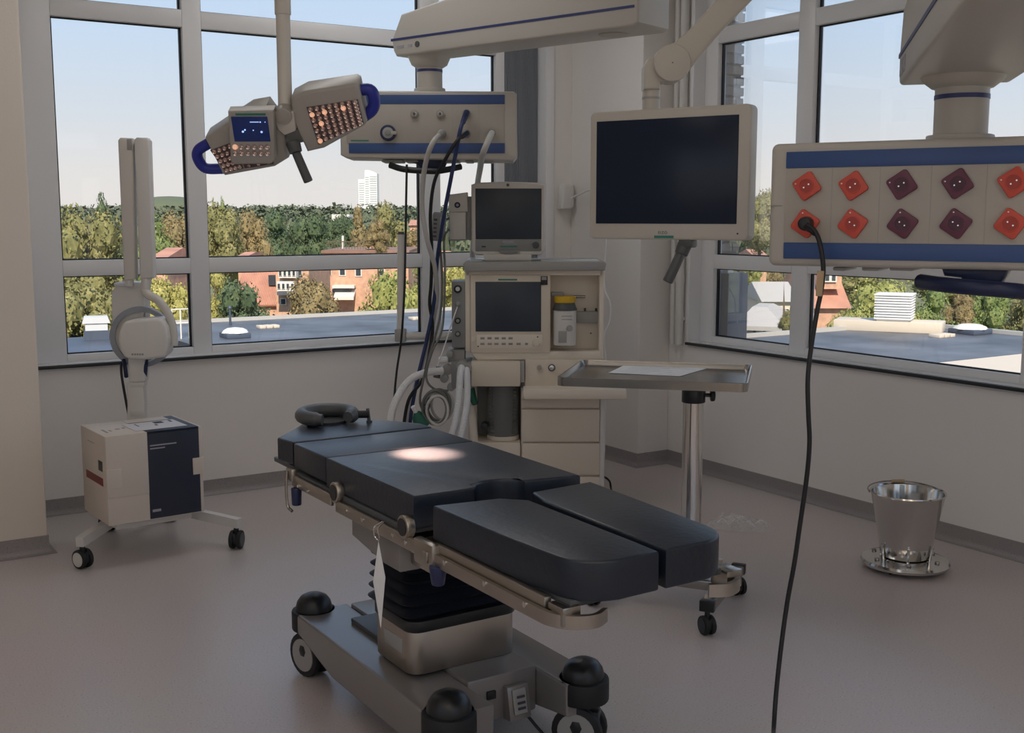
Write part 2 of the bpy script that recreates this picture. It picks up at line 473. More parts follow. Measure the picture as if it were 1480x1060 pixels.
mat('tower_glass', (.42, .46, .50), .3)
LV = {'green': leaf_mat('leaf_green', (0.070, 0.116, 0.046), (0.171, 0.225, 0.078), (0.310, 0.341, 0.132)),
      'dark': leaf_mat('leaf_dark', (.035, .06, .038), (.085, .125, .065), (.165, .20, .10)),
      'yellow': leaf_mat('leaf_yellow', (.16, .165, .055), (.36, .34, .11), (.56, .50, .20)),
      'olive': leaf_mat('leaf_olive', (.09, .10, .045), (.21, .205, .085), (.38, .345, .16)),
      'rust': leaf_mat('leaf_rust', (.12, .105, .055), (.25, .20, .10), (.38, .29, .15)),
      'lime': leaf_mat('leaf_lime', (.12, .145, .045), (.29, .31, .10), (.46, .45, .17)),
      'far': leaf_mat('leaf_far', (.075, .10, .065), (.115, .14, .09), (.17, .185, .12))}
struct(MB().bb((-400, 10, ZG-.3), (900, 1200, ZG)).build('ground', 'ground_green'))

def crown_mesh(seed, lumps=26, leaves=6500, shape='round', leaf=.036):
    rnd = random.Random(seed); vs = []; fs = []
    L = []
    for k in range(lumps):
        while True:
            p = Vector((rnd.uniform(-1, 1), rnd.uniform(-1, 1), rnd.uniform(-1, 1)))
            if p.length < 1: break
        if shape == 'round': p = Vector((p.x*.72, p.y*.72, p.z*.74)); r = rnd.uniform(.22, .40)
        elif shape == 'tall': p = Vector((p.x*.5, p.y*.5, p.z*.85)); r = rnd.uniform(.3, .45)
        else:
            t = rnd.random(); p = Vector((p.x*(1-t)*.62, p.y*(1-t)*.62, -1+2*t*.97)); r = .12+.28*(1-t)
        L.append((p, r))
    # opaque heart of every lump
    t = bmesh.new()
    for p, r in L: bmesh.ops.create_icosphere(t, subdivisions=1, radius=r*.84, matrix=Matrix.Translation(p))
    t.verts.index_update()
    for v in t.verts: vs.append(tuple(v.co))
    for f in t.faces: fs.append(tuple(v.index for v in f.verts))
    t.free()
    wts = [r*r for _, r in L]
    for k in range(leaves):
        p, r = rnd.choices(L, wts)[0]
        n = Vector((rnd.gauss(0, 1), rnd.gauss(0, 1), rnd.gauss(.15, 1))).normalized()
        c = p+n*r*rnd.uniform(.80, 1.10)
        d = (n+Vector((rnd.gauss(0, .55), rnd.gauss(0, .55), rnd.gauss(0, .55)))).normalized()
        a = d.orthogonal().normalized(); a.rotate(Matrix.Rotation(rnd.uniform(0, 6.3), 3, d)); b = d.cross(a)
        s = leaf*rnd.uniform(.6, 1.3); i = len(vs)
        for q in (a*s, b*s*.62, -a*s, -b*s*.62): vs.append(tuple(c+q))
        fs.append((i, i+1, i+2, i+3))
    me = bpy.data.meshes.new('crown'); me.from_pydata(vs, [], fs); me.materials.append(LV['green'])
    return me
CROWNS = {'round': [crown_mesh(11), crown_mesh(12), crown_mesh(13), crown_mesh(17)], 'tall': [crown_mesh(14, 22, 4000, 'tall', .05)],
          'cone': [crown_mesh(15, 30, 4500, 'cone', .045)]}
tm = MB().cyl((0, 0, 0), (0, 0, 1), 1, .55, seg=9); tm.tube([(0, 0, .6), (.9, .2, .8), (1.6, .5, 1)], .3, 6).tube([(0, 0, .55), (-.9, -.2, .78), (-1.5, -.3, 1)], .3, 6)
_t = tm.build('trunk', 'bark'); TRUNK = _t.data; bpy.data.objects.remove(_t)
tree_n = 0
def tree(px, ytop, wpx, D, kind, label, shape='round', group='trees beyond the roofs', asp=1.0, zbot=None):
    """px, ytop: crown axis and top in the photo; wpx: crown width; D: distance in metres"""
    global tree_n
    top = PX(px, ytop, D=D); k = F_PX/D; rx = wpx/2/k
    zb = ZG+1.6 if zbot is None else zbot
    rz = min((top.z-zb)/2, rx*1.5*asp) if shape == 'round' else (top.z-zb)/2
    root = empty('tree', (top.x, top.y, ZG), (0, 0, tree_n*1.7)); tag(root, label, 'tree', group)
    cl = CROWNS[shape]; me = cl[tree_n % len(cl)]; tree_n += 1
    c = bpy.data.objects.new('crown', me); col.objects.link(c); c.parent = root
    c.location = (0, 0, top.z-rz-ZG); c.scale = (rx, rx, rz)
    c.material_slots[0].link = 'OBJECT'; c.material_slots[0].material = LV[kind]
    t = bpy.data.objects.new('trunk', TRUNK); col.objects.link(t); t.parent = root
    t.scale = (max(.12, rx*.07), max(.12, rx*.07), max(.5, top.z-rz-ZG))
    return root
# --- seen through the left window, from near to far
tree(130, 398, 150, 56, 'olive', 'olive tree low in the leftmost pane behind the white rooftop unit')
tree(122, 300, 150, 74, 'olive', 'big pale olive tree filling the leftmost pane above the transom')
tree(208, 308, 110, 86, 'green', 'green tree just behind the twin white columns of the x-ray unit')
tree(152, 271, 40, 120, 'dark', 'narrow dark poplar rising above the trees in the leftmost pane', 'tall')
tree(240, 394, 112, 67, 'yellow', 'bright yellow tree right of the x-ray arm, below the transom')
tree(254, 306, 84, 98, 'rust', 'brownish tree between the x-ray arm and the first mullion')
tree(310, 388, 78, 63, 'yellow', 'yellow-green tree right beside the first mullion, below the transom')
tree(354, 395, 122, 58, 'dark', 'dark green tree hiding the foot of the red tiled roof')
tree(455, 396, 106, 60, 'rust', 'rust-tinged bush tree in front of the orange brick block')
tree(560, 390, 128, 61, 'lime', 'lime green tree right of the orange brick block')
tree(612, 368, 90, 68, 'lime', 'lime tree beside the suction post and the second mullion')
tree(662, 380, 60, 64, 'yellow', 'yellow tree seen between second mullion and the anaesthesia machine')
tree(316, 291, 96, 108, 'olive', 'pale olive tree beside the first mullion, above the transom')
tree(357, 304, 78, 116, 'rust', 'thin brownish tree left of the dark oak row')
tree(404, 301, 104, 134, 'dark', 'dark green tree, leftmost of the dark row under the lamp handle')
tree(455, 303, 92, 118, 'dark', 'dark green tree in the middle of the dark row under the lamp handle')
tree(494, 307, 64, 126, 'dark', 'dark green tree, rightmost of the dark row under the lamp handle')
tree(517, 300, 92, 104, 'rust', 'brown conifer just left of the white tower foot', 'cone')
tree(567, 291, 100, 114, 'olive', 'broad pale tree right of the white tower foot')
tree(546, 315, 40, 78, 'rust', 'small reddish tree under the broad pale tree')
tree(599, 330, 40, 103, 'rust', 'low rust tree behind the suction post')
tree(309, 280, 13, 165, 'green', 'slim poplar on the skyline beside the first mullion, left of two', 'tall')
tree(322, 278, 18, 176, 'green', 'slim poplar on the skyline beside the first mullion, right of two', 'tall')
tree(508, 297, 10, 180, 'dark', 'tiny pointed conifer on the skyline left of the tower', 'cone')
# --- seen through the right window
tree(1100, 272, 70, 90, 'olive', 'olive tree between the flat monitor and the socket pendant')
tree(1118, 385, 60, 112, 'rust', 'rust tree in the narrow right-window pane over the pale house')
tree(1090, 372, 30, 83, 'lime', 'small green tree behind the grey outside pillar')
tree(1138, 445, 30, 52, 'olive', 'low hedge tree at the foot of the narrow right-window pane')
tree(1225, 440, 110, 58, 'lime', 'rounded yellow-green tree left of the louvred rooftop unit')
tree(1275, 402, 150, 62, 'lime', 'large yellow-green tree behind the louvred rooftop unit')
tree(1352, 408, 110, 64, 'green', 'green tree right of the louvred rooftop unit')
tree(1388, 420, 50, 66, 'rust', 'autumn red tree under the pendant handle')
tree(1432, 405, 80, 74, 'green', 'grey-green tree under the right end of the pendant handle')
tree(1490, 420, 80, 66, 'olive', 'olive tree cut by the right edge of the photo')
tree(1240, 378, 120, 130, 'olive', 'pale distant tree just under the socket pendant')
tree(1400, 380, 160, 120, 'olive', 'wide distant tree behind the pendant handle')

# --- woodland along the horizon: nobody could count it
rnd = random.Random(5); vs = []; fs = []
ico = bmesh.new(); bmesh.ops.create_icosphere(ico, subdivisions=1, radius=1); ico.verts.index_update()
IV = [v.co.copy() for v in ico.verts]; IF = [tuple(v.index for v in f.verts) for f in ico.faces]; ico.free()
for k in range(760):
    px = rnd.uniform(-60, 1560); D = rnd.uniform(200, 560)
    if 505 < px < 552 and D > 300: continue
    if 470 < px < 515 and D < 190: continue
    yt = 297+rnd.uniform(0, 8)+max(0, (230-D)*.10)
    p = PX(px, yt, D=D); r = rnd.uniform(3.0, 5.0)*(D/320)**.5; rz = max(r, (p.z-ZG)*.5)
    c = Vector((p.x, p.y, p.z-rz)); i = len(vs)
    vs += [(c.x+v.x*r*.85, c.y+v.y*r*.85, c.z+v.z*rz*.85) for v in IV]; fs += [tuple(q+i for q in f) for f in IF]
    for q in range(150):
        n = Vector((rnd.gauss(0, 1), rnd.gauss(0, 1), rnd.gauss(.5, 1))).normalized()
        w = Vector((n.x*r, n.y*r, n.z*rz))*rnd.uniform(.82, 1.08)+c
        d = (n+Vector((rnd.gauss(0, .5), rnd.gauss(0, .5), rnd.gauss(0, .5)))).normalized(); a = d.orthogonal().normalized(); e = d.cross(a); s_ = r*rnd.uniform(.07, .17); i = len(vs)
        vs += [tuple(w+a*s_), tuple(w+e*s_), tuple(w-a*s_), tuple(w-e*s_)]; fs.append((i, i+1, i+2, i+3))
me = bpy.data.meshes.new('distant_woodland'); me.from_pydata(vs, [], fs); me.materials.append(LV['far'])
o = bpy.data.objects.new('distant_woodland', me); col.objects.link(o)
tag(o, 'grey-green woodland running along the whole horizon', 'woodland', kind='stuff')
# wooded hump on the horizon
m = MB().sphere(PX(245, 305, D=700), 1, (26, 26, 9), 24, 12); tag(m.build('wooded_hill', LV['far']), 'grey wooded hump on the horizon left of the first mullion', 'hill')

# --- flat roofs of the lower wings
ZR = -3.0
def flat_roof(name, poly, label, mt, edges):
    root = empty(name, (poly[0][0], poly[0][1], ZG)); tag(root, label, 'roof'); ox, oy = poly[0]
    MB().prism([(x-ox, y-oy) for x, y in poly], 0, ZR-ZG, 'Z').build('deck', mt, root, smooth=False)
    for a, b in edges:
        a, b = Vector((*a, 0)), Vector((*b, 0)); d = b-a; mid = (a+b)/2
        MB().box((0, 0, 0), (d.length+.3, .24, .16)).build('coping', 'coping', root, (mid.x-ox, mid.y-oy, ZR-ZG+.07), (0, 0, math.atan2(d.y, d.x)), smooth=False)
    return root
flat_roof('flat_roof', [(12.2, 37.0), (33.0, 37.0), (33.0, 49.25), (12.2, 49.25)], 'grey-blue felt flat roof below the wide left-window pane', 'roof_felt', [((12.2, 49.25), (33.0, 49.25))])
flat_roof('flat_roof', [(2.0, 34.0), (11.2, 34.0), (11.2, 45.8), (2.0, 45.8)], 'dark blue flat roof low in the leftmost pane', 'roof_felt_dark', [])
flat_roof('flat_roof', [(26.0, 23.0), (40.6, 23.0), (40.6, 31.8), (26.0, 31.8)], 'grey-blue flat roof below the right window', 'roof_felt', [((26.0, 31.8), (40.6, 31.8)), ((40.6, 31.8), (40.6, 23.0))])
flat_roof('flat_roof', [(26.0, 15.5), (42.0, 15.5), (42.0, 22.95), (26.0, 22.95)], 'cream coloured roof strip in the bottom right of the right window', 'cream_render', [])
def skylight(p, w, label, dome=True):
    root = empty('skylight', (p.x, p.y, ZR)); tag(root, label, 'skylight', 'rooftop skylights')
    MB().bb((-w/2, -w/2, 0), (w/2, w/2, .20), .03).build('kerb', 'roof_felt_dark', root)
    MB().lathe([(w*.56, 0), (w*.5, .09), (w*.33, .17), (.001, .21)], (0, 0, .19), 8).build('dome', 'paint_white_out', root)
skylight(PX(340, 488, Z=ZR), .95, 'white domed skylight on the flat roof beside the first mullion')
skylight(PX(1402, 482, Z=ZR), 1.2, 'low white domed skylight on the right roof edge under the pendant handle')
for (x, y, w, lab) in ((388, 474, .9, 'pale stone slab lying on the flat roof under the red tiled roof'), (602, 462, .6, 'small pale slab on the flat roof beside the second mullion'), (1362, 487, 1.0, 'yellowish plank pallet on the right roof near the louvred unit')):
    p = PX(x, y, Z=ZR); root = empty('roof_slab', (p.x, p.y, ZR)); tag(root, lab, 'slab')
    for q in range(3): MB().bb((-w/2+q*w/3, -.25, 0), (-w/2+(q+.85)*w/3, .25, .12), .015).build('slab_piece', 'cream_render', root)
p = PX(333, 470, Z=ZR); root = empty('vent_stack', (p.x, p.y, ZR)); tag(root, 'thin dark vent stack at the edge of the flat roof', 'pipe')
MB().cyl((0, 0, 0), (0, 0, .75), .05, seg=10).build('pipe', 'roof_felt_dark', root); MB().cyl((0, 0, .72), (0, 0, .82), .09, .05, seg=10).build('cowl', 'roof_felt_dark', root)
# white rooftop unit in the leftmost pane
p = PX(140, 490, Z=ZR); root = empty('rooftop_unit', (p.x, p.y, ZR), (0, 0, -.2)); tag(root, 'pale blue-white rooftop ventilation unit in the leftmost pane', 'ventilation unit')
MB().bb((-.45, -.4, 0), (.45, .4, .35)).build('plinth', 'roof_felt_dark', root); MB().bb((-.4, -.35, .35), (.4, .35, .62)).build('body', 'metal_out', root)
MB().prism([(-.5, .62), (.5, .62), (.42, .86), (-.42, .86)], -.4, .4, 'Y').build('cowl', 'metal_out', root)
# white ladder rail
p = PX(262, 490, Z=ZR); root = empty('ladder_rail', (p.x, p.y, ZR)); tag(root, 'white roof ladder handrail left of the first mullion', 'railing')
for x in (-.32, 0, .32): MB().cyl((x, 0, 0), (x, 0, 1.15), .03, seg=8).build('post', 'paint_white_out', root)
for z in (.6, 1.13): MB().cyl((-.32, 0, z), (.32, 0, z), .025, seg=8).build('rail', 'paint_white_out', root)
# louvred unit on the right roof
p = PX(1292, 478, Z=ZR); root = empty('rooftop_unit', (p.x, p.y, ZR), (0, 0, R(-58))); tag(root, 'white louvred rooftop unit on a long cream plinth, right window', 'ventilation unit')
MB().bb((-2.3, -.75, 0), (1.9, .85, .42), .02).build('plinth', 'cream_render', root)
MB().bb((-.62, -.6, .42), (.62, .6, 1.42)).build('core', 'metal_out', root)
for k in range(9): MB().bb((-.72, -.7, .50+k*.108), (.72, .7, .50+k*.108+.06), .012).build('louvre', 'tower_white', root)
MB().bb((-.74, -.72, 1.46), (.74, .72, 1.52), .01).build('lid', 'tower_white', root)

# --- houses
def fr_at(px, D, rz=-YAW):
    p = PX(px, 314, D=D); return Frame((p.x, p.y, ZG), rz)
def wins(root, fr, rects, y=0., frame='paint_white_out'):
    for (a, b, c, d) in rects:
        x0, z1 = fr.xz(a, b, y); x1, z0 = fr.xz(c, d, y)
        w = MB().bb((x0, y-.06, z0), (x1, y+.02, z1)).build('window', frame, root, smooth=False)
        e = min(.09, (x1-x0)*.14); n = 2 if (x1-x0) > .7 else 1; st = (x1-x0)/n
        for k in range(n): MB().bb((x0+k*st+e, y-.075, z0+e), (x0+(k+1)*st-e, y-.05, z1-e)).build('glass', 'window_dark', w, smooth=False)
# row house with the large red roof
fr = fr_at(375, 76); root = thing('row_house', fr, 'row house with a big red pantile roof left of the white bays', 'house')
x0, z0 = fr.xz(336, 440); x1, z1 = fr.xz(401, 390)
MB().bb((x0, 0, 0), (x1, 8, z0)).build('wall', 'brick_orange', root, smooth=False)
rf = MB().prism([(-.3, z0-.1), (4.2, z1+.5), (8.3, z0-.1)], x0, x1, 'X').build('roof', 'tile_red', root, smooth=False)
nrow = 26
m = MB()
for k in range(nrow):
    x = x0+(k+.5)*(x1-x0)/nrow; m.cyl((x, -.3, z0-.06), (x, 4.2, z1+.54), .06, seg=6)
tag(m.build('tile_ridges', 'tile_red', root), kind='stuff')
MB().bb((x0+2.2, 1.3, z0+1.2), (x0+2.9, 2.2, z0+1.9)).build('roof_window', 'window_dark', root)
# house with white bays
fr = fr_at(420, 68); root = thing('bay_house', fr, 'orange brick house with stacked white bay windows, beside the red roof', 'house')
x0, z0 = fr.xz(400, 455); x1, z1 = fr.xz(446, 380)
MB().bb((x0, 0, 0), (x1, 8, z1)).build('wall', 'brick_orange', root, smooth=False)
for (a, b, c, d) in ((402, 386, 428, 402), (400, 407, 426, 421)):
    q0 = fr.xz(a, b, -.9); q1 = fr.xz(c, d, -.9)
    MB().bb((q0[0], -.9, q1[1]), (q1[0], 0, q0[1])).build('bay', 'paint_white_out', root, smooth=False)
    n = 4; st = (c-a)/n
    wins(root, fr, [(a+k*st+.8, b+2.5, a+(k+1)*st-.8, d-3) for k in range(n)], -.9)
q0 = fr.xz(400, 422, -1.2); q1 = fr.xz(424, 427, -1.2)
MB().bb((q0[0], -1.2, q1[1]), (q1[0], 0, q0[1])).build('balcony', 'roof_felt', root, smooth=False)
wins(root, fr, [(431, 388, 437, 402), (405, 431, 414, 441)])
# orange apartment block
fr = fr_at(520, 86); root = thing('apartment_block', fr, 'orange brick apartment block with white balcony bands and flat roof', 'building')
x0, z0 = fr.xz(468, 450); x1, z1 = fr.xz(590, 366)
MB().bb((x0, 0, 0), (x1, 10, z1)).build('wall', 'brick_orange', root, smooth=False)
MB().bb((x0-.1, -.12, z1), (x1+.1, 10.1, z1+.2)).build('roof_edge', 'tile_brown', root, smooth=False)
xr0, zr0 = fr.xz(471, 357); xr1, _ = fr.xz(545, 357)
m = MB()
for k in range(19): m.bb((xr0+k*(xr1-xr0)/18-.02, .2, z1+.3), (xr0+k*(xr1-xr0)/18+.02, .24, z1+.85))
m.bb((xr0, .18, z1+.83), (xr1, .26, z1+.9)); m.build('railing', 'bark', root, smooth=False)
MB().bb((fr.xz(523, 366)[0], 2, z1+.3), (fr.xz(540, 366)[0], 4, z1+.75)).build('roof_hatch', 'brick_orange', root, smooth=False)
for px_, zz in ((493, 1.3), (530, .9)): MB().cyl((fr.xz(px_, 366)[0], 1, z1+.3), (fr.xz(px_, 366)[0], 1, z1+zz), .09, seg=8).build('flue', 'paint_white_out', root)
wins(root, fr, [(475, 388, 479, 398), (490, 388, 500, 399), (513, 388, 523, 400), (548, 388, 556, 399)])
q0 = fr.xz(480, 413, -1.0); q1 = fr.xz(512, 417, -1.0); MB().bb((q0[0], -1.0, q1[1]), (q1[0], 0, q0[1])).build('balcony_band', 'paint_white_out', root, smooth=False)
q0 = fr.xz(480, 418, -.6); q1 = fr.xz(507, 424, -.6); MB().bb((q0[0], -.6, q1[1]), (q1[0], 0, q0[1])).build('balcony_recess', 'roof_felt', root, smooth=False)
q0 = fr.xz(482, 425, -1.4); q1 = fr.xz(511, 429, -1.4); MB().prism([(-1.4, q1[1]), (0, q0[1]+.3), (0, q0[1]+.1), (-1.4, q1[1]-.25)], q0[0], q1[0], 'X').build('awning', 'paint_white_out', root, smooth=False)
# small roofs peeping between trees
for (a, b, c, d, D, mt, lab) in ((217, 360, 242, 373, 70, 'tile_red', 'small red roof between the x-ray arm and first mullion'), (340, 366, 356, 372, 88, 'tile_red', 'sliver of red roof just above the transom in the wide pane'), (590, 318, 612, 326, 132, 'tile_red', 'distant orange roof beside the second mullion'), (480, 310, 505, 319, 140, 'paint_white_out', 'white flat-topped building left of the tower foot'), (620, 365, 648, 371, 80, 'tile_red', 'red roof seen right of the second mullion'),(1090,362,1112,372,95,'tile_red','red roof strip between flat monitor and socket pendant')):
    fr = fr_at((a+c)/2, D); root = thing('distant_house', fr, lab, 'house')
    x0, z0 = fr.xz(a, d); x1, z1 = fr.xz(c, b)
    MB().bb((x0+.2, 0, 0), (x1-.2, 7, z0)).build('wall', 'brick_orange' if mt != 'paint_white_out' else mt, root, smooth=False)
    if mt == 'tile_red': MB().prism([(-.3, z0), (3.5, z1), (7.3, z0)], x0, x1, 'X').build('roof', mt, root, smooth=False)
    else:
        MB().bb((x0, -.2, z0), (x1, 7.2, z1)).build('roof', mt, root, smooth=False); wins(root, fr, [(a+3, b+3, a+9, d-2), (a+13, b+3, a+19, d-2)])
# pale hipped house and cream houses through the narrow right-window pane
fr = fr_at(1100, 58, -YAW-.35); root = thing('pale_house', fr, 'house with pale grey hipped roof behind the right roof edge', 'house')
x0, z0 = fr.xz(1072, 470); x1, z1 = fr.xz(1128, 448)
MB().bb((x0, 0, 0), (x1, 6, z0)).build('wall', 'paint_white_out', root, smooth=False)
m = MB(); bmv = [(-.35, -.35), (.35, -.35), (.35, .35), (-.35, .35)]
t = bmesh.new(); lo = [t.verts.new(p) for p in ((x0-.3, -.4, z0), (x1+.3, -.4, z0), (x1+.3, 6.4, z0), (x0-.3, 6.4, z0))]; hi = [t.verts.new(p) for p in ((x0+.3, 1.6, z1), (x1-.9, 1.6, z1), (x1-.9, 4.4, z1), (x0+.3, 4.4, z1))]
t.faces.new(hi)
for k in range(4): t.faces.new((lo[k], lo[(k+1) % 4], hi[(k+1) % 4], hi[k]))
m._merge(t); m.build('roof', 'roof_pale', root, smooth=False)
MB().bb((x0-.35, -.5, z0-.22), (x1+.35, -.35, z0)).build('gutter', 'coping', root, smooth=False)
wins(root, fr, [(1088, 475, 1093, 484), (1102, 474, 1108, 483), (1119, 474, 1126, 483)])
fr = fr_at(1125, 72); root = thing('cream_house', fr, 'cream rendered house with small windows above the pale hipped roof', 'house')
x0, z0 = fr.xz(1103, 470); x1, z1 = fr.xz(1150, 436)
MB().bb((x0, 0, 0), (x1, 6, z1)).build('wall', 'cream_render', root, smooth=False); MB().prism([(-.3, z1), (3, z1+1.1), (6.3, z1)], x0-.2, x1+.2, 'X').build('roof', 'roof_pale', root, smooth=False)
wins(root, fr, [(1118, 446, 1122, 455), (1125, 446, 1130, 455), (1134, 446, 1140, 455)])
fr = fr_at(1200, 74); root = thing('dormer_house', fr, 'orange house with white dormer behind the hanging plug cable', 'house')
x0, z0 = fr.xz(1160, 446); x1, z1 = fr.xz(1232, 420)
MB().bb((x0, .4, 0), (x1, 8, z0)).build('wall', 'brick_orange', root, smooth=False)
MB().prism([(0, z0), (4, fr.xz(1200, 388, 4)[1]), (8, z0)], x0, x1, 'X').build('roof', 'tile_red', root, smooth=False)
q0 = fr.xz(1188, 392, .8); q1 = fr.xz(1216, 418, .8); MB().bb((q0[0], .8, q1[1]), (q1[0], 4, q0[1])).build('dormer', 'brick_orange', root, smooth=False)
q0 = fr.xz(1190, 394, .7); q1 = fr.xz(1210, 408, .7); wins(root, fr, [(1191, 396, 1209, 408)], .72)
# white high-rise far away
fr = fr_at(533, 900); root = thing('high_rise', fr, 'tall white high-rise tower on the horizon under the pendant', 'tower')
xa, zt = fr.xz(527, 246); xb, _ = fr.xz(544.5, 246); xm, _ = fr.xz(533.5, 246); xc, zs = fr.xz(517, 259); base = 0
MB().prism([(xa-1.5, base), (xb, base), (xb, zt-2.5), (xm, zt), (xa, zt)], 0, 14, 'Y').build('main_shaft', 'tower_white', root, smooth=False)
MB().bb((xc, 3, base), (xa, 14, zs)).build('side_shaft', 'tower_white', root, smooth=False)
for k in range(17):
    z = zt-5.5-k*1.75
    MB().bb((xm+.3, -.15, z), (xb-.3, .05, z+.85)).build('window_band', 'tower_glass', root, smooth=False)
    MB().bb((xa+.2, -.12, z-.5), (xm-.3, .05, z+.3)).build('window_band', 'tower_glass', root, smooth=False)
    if z < zs-2: MB().bb((xc+.5, 2.85, z), (xa-.6, 3.05, z+.8)).build('window_band', 'tower_glass', root, smooth=False)

# --- brick facing and concrete slab just outside the right window
root = empty('brick_pier', (4.95, 5.355, 0)); tag(root, 'grey brick pier with toothed edge outside the right window', 'pier')
MB().bb((.0, .012, 1.30), (.168, .078, 3.3)).build('mortar_core', 'mortar', root, smooth=False)
bh = .051; pitch = .0645; rnd = random.Random(3)
for k in range(30):
    z = 1.32+k*pitch
    for a, b in ([(0, .118), (.126, .185)] if k % 2 else [(0, .185)]):
        MB().bb((a, rnd.uniform(0, .004), z), (b+rnd.uniform(-.004, .004), .078, z+bh), .003, 1).build('brick', 'brick_grey', root, smooth=False)
root = empty('concrete_slab', (4.955, 5.26, -3)); tag(root, 'plain grey upright slab outside the right window, below the brick pier', 'slab')
MB().bb((0, .0, 0), (.17, .09, 4.25), .006).build('slab', 'concrete_grey', root); MB().bb((.01, .02, 4.25), (.06, .09, 4.285), .004).build('bracket', 'metal_out', root)
# ================================================================== equipment materials
mat('cream_plastic', (.76, .70, .61), .4, noise=(1.5, .03))
mat('beige_plastic', (.70, .63, .53), .42, noise=(1.5, .03))
mat('beige_drawer', (.70, .63, .53), .4, noise=(1.5, .03))
mat('white_plastic', (.68, .67, .65), .35)
mat('off_white', (.64, .62, .58), .4)
mat('pendant_shell', (.50, .48, .44), .4)
mat('pendant_panel', (.44, .415, .375), .45)
mat('grey_plastic', (.25, .26, .26), .45)
mat('mid_grey', (.34, .34, .33), .45)
mat('dark_grey', (.08, .085, .09), .45)
mat('black_plastic', (.014, .015, .017), .35)
mat('black_rubber', (.012, .013, .015), .6)
mat('navy_plastic', (.012, .022, .075), .4)
mat('band_blue', (.035, .085, .25), .4)
mat('line_blue', (.03, .045, .16), .4)
mat('lamp_blue', (.022, .035, .34), .35)
mat('screen_glass', (.011, .020, .044), .22, spec=.28)  # bluish base carries the room reflection in the dark glass
mat('screen_dim', (.042, .055, .074), .28, spec=.3)  # grey-blue base lifted to imitate reflection on the switched-off screens
mat('lamp_screen', (.004, .010, .05), .2, emit=((.02, .06, .30), .13))
mat('icon_glow', (.3, .4, .8), .4, emit=((.35, .5, 1.0), 1.2))
mat('teal_mark', (.03, .22, .17), .5)
mat('mattress_vinyl', (.010, .0165, .030), .38, bump=(60, .10), spec=.6)  # base shifted towards blue to add the reflected sky tint
mat('steel', (.40, .38, .35), .24, metal=1., noise=(9, .06))
mat('steel_satin', (.46, .42, .37), .38, metal=1., noise=(6, .06))
mat('steel_bright', (.70, .69, .67), .14, metal=1.)
mat('chrome', (.72, .72, .72), .08, metal=1.)
mat('bellows_rubber', (.010, .013, .022), .5)
mat('base_paint', (.25, .235, .225), .27, metal=.3)
mat('knob_blue', (.018, .026, .085), .4)
mat('paper', (.80, .80, .80), .8)
mat('print_grey', (.30, .30, .30), .8)
mat('carton_white', (.66, .60, .54), .6, noise=(4, .03))
mat('carton_navy', (.022, .030, .055), .45)
mat('carton_label', (.66, .67, .72), .6)
mat('carton_red', (.22, .055, .05), .6)
mat('print_dark', (.05, .05, .07), .7)
mat('print_light', (.35, .35, .40), .6)
mat('socket_red', (.62, .085, .055), .4)
mat('socket_red_dark', (.42, .05, .035), .45)  # darker copy of the socket red, painted shade of its well
mat('socket_purple', (.135, .035, .07), .4)
mat('socket_purple_dark', (.075, .022, .045), .45)  # darker copy of the socket purple, painted shade of its well
mat('yellow_cap', (.66, .42, .02), .4)
mat('green_rubber', (.01, .11, .07), .5)
mat('brass', (.55, .38, .12), .3, metal=1.)
mat('hose_grey', (.50, .50, .48), .45)
mat('hose_clear', (.66, .68, .70), .3)
mat('hose_white', (.78, .78, .78), .35)
mat('cable_black', (.013, .013, .015), .45)
mat('cable_blue', (.018, .035, .12), .45)
mat('cable_grey', (.13, .13, .12), .5)
mat('tape_beige', (.50, .36, .22), .6)
mat('lens', (.80, .66, .62), .16, metal=1.)
mat('lens_tray', (.12, .095, .10), .3, metal=.5)
mat('lens_lit', (.8, .6, .5), .3, emit=((1.0, .5, .3), .45))
mat('lamp_shell', (.40, .385, .36), .38)
mat('wheel_grey', (.35, .34, .33), .45)
hazy_mat('absorber_clear', (.30, .31, .30), .55, .2)
hazy_mat('film_clear', (.85, .87, .90), .22, .12)

def rb(fr, par, name, mt, a, b, c, d, y0, y1, bev=.004, seg=2, at=None):
    """box whose front (local y0) spans the photo rectangle (a,b)-(c,d)"""
    at = y0 if at is None else at
    x0, z1 = fr.xz(a, b, at); x1, z0 = fr.xz(c, d, at)
    return MB().bb((x0, y0, min(z0, z1)), (x1, y1, max(z0, z1)), bev, seg).build(name, mt, par)
def pp(fr, par, name, mt, pts, y0, y1, bev=.004, seg=2, at=None):
    at = y0 if at is None else at
    return MB().prism([fr.xz(x, y, at) for x, y in pts], y0, y1, 'Y', bev, seg).build(name, mt, par)
def disc(fr, par, name, mt, x, y, rpx, y0, y1, k, bev=.002, seg=20):
    """short cylinder facing the viewer"""
    cx, cz = fr.xz(x, y, y0); r = rpx/k
    return MB().cyl((cx, y1, cz), (cx, y0, cz), r, seg=seg, bev=bev).build(name, mt, par)
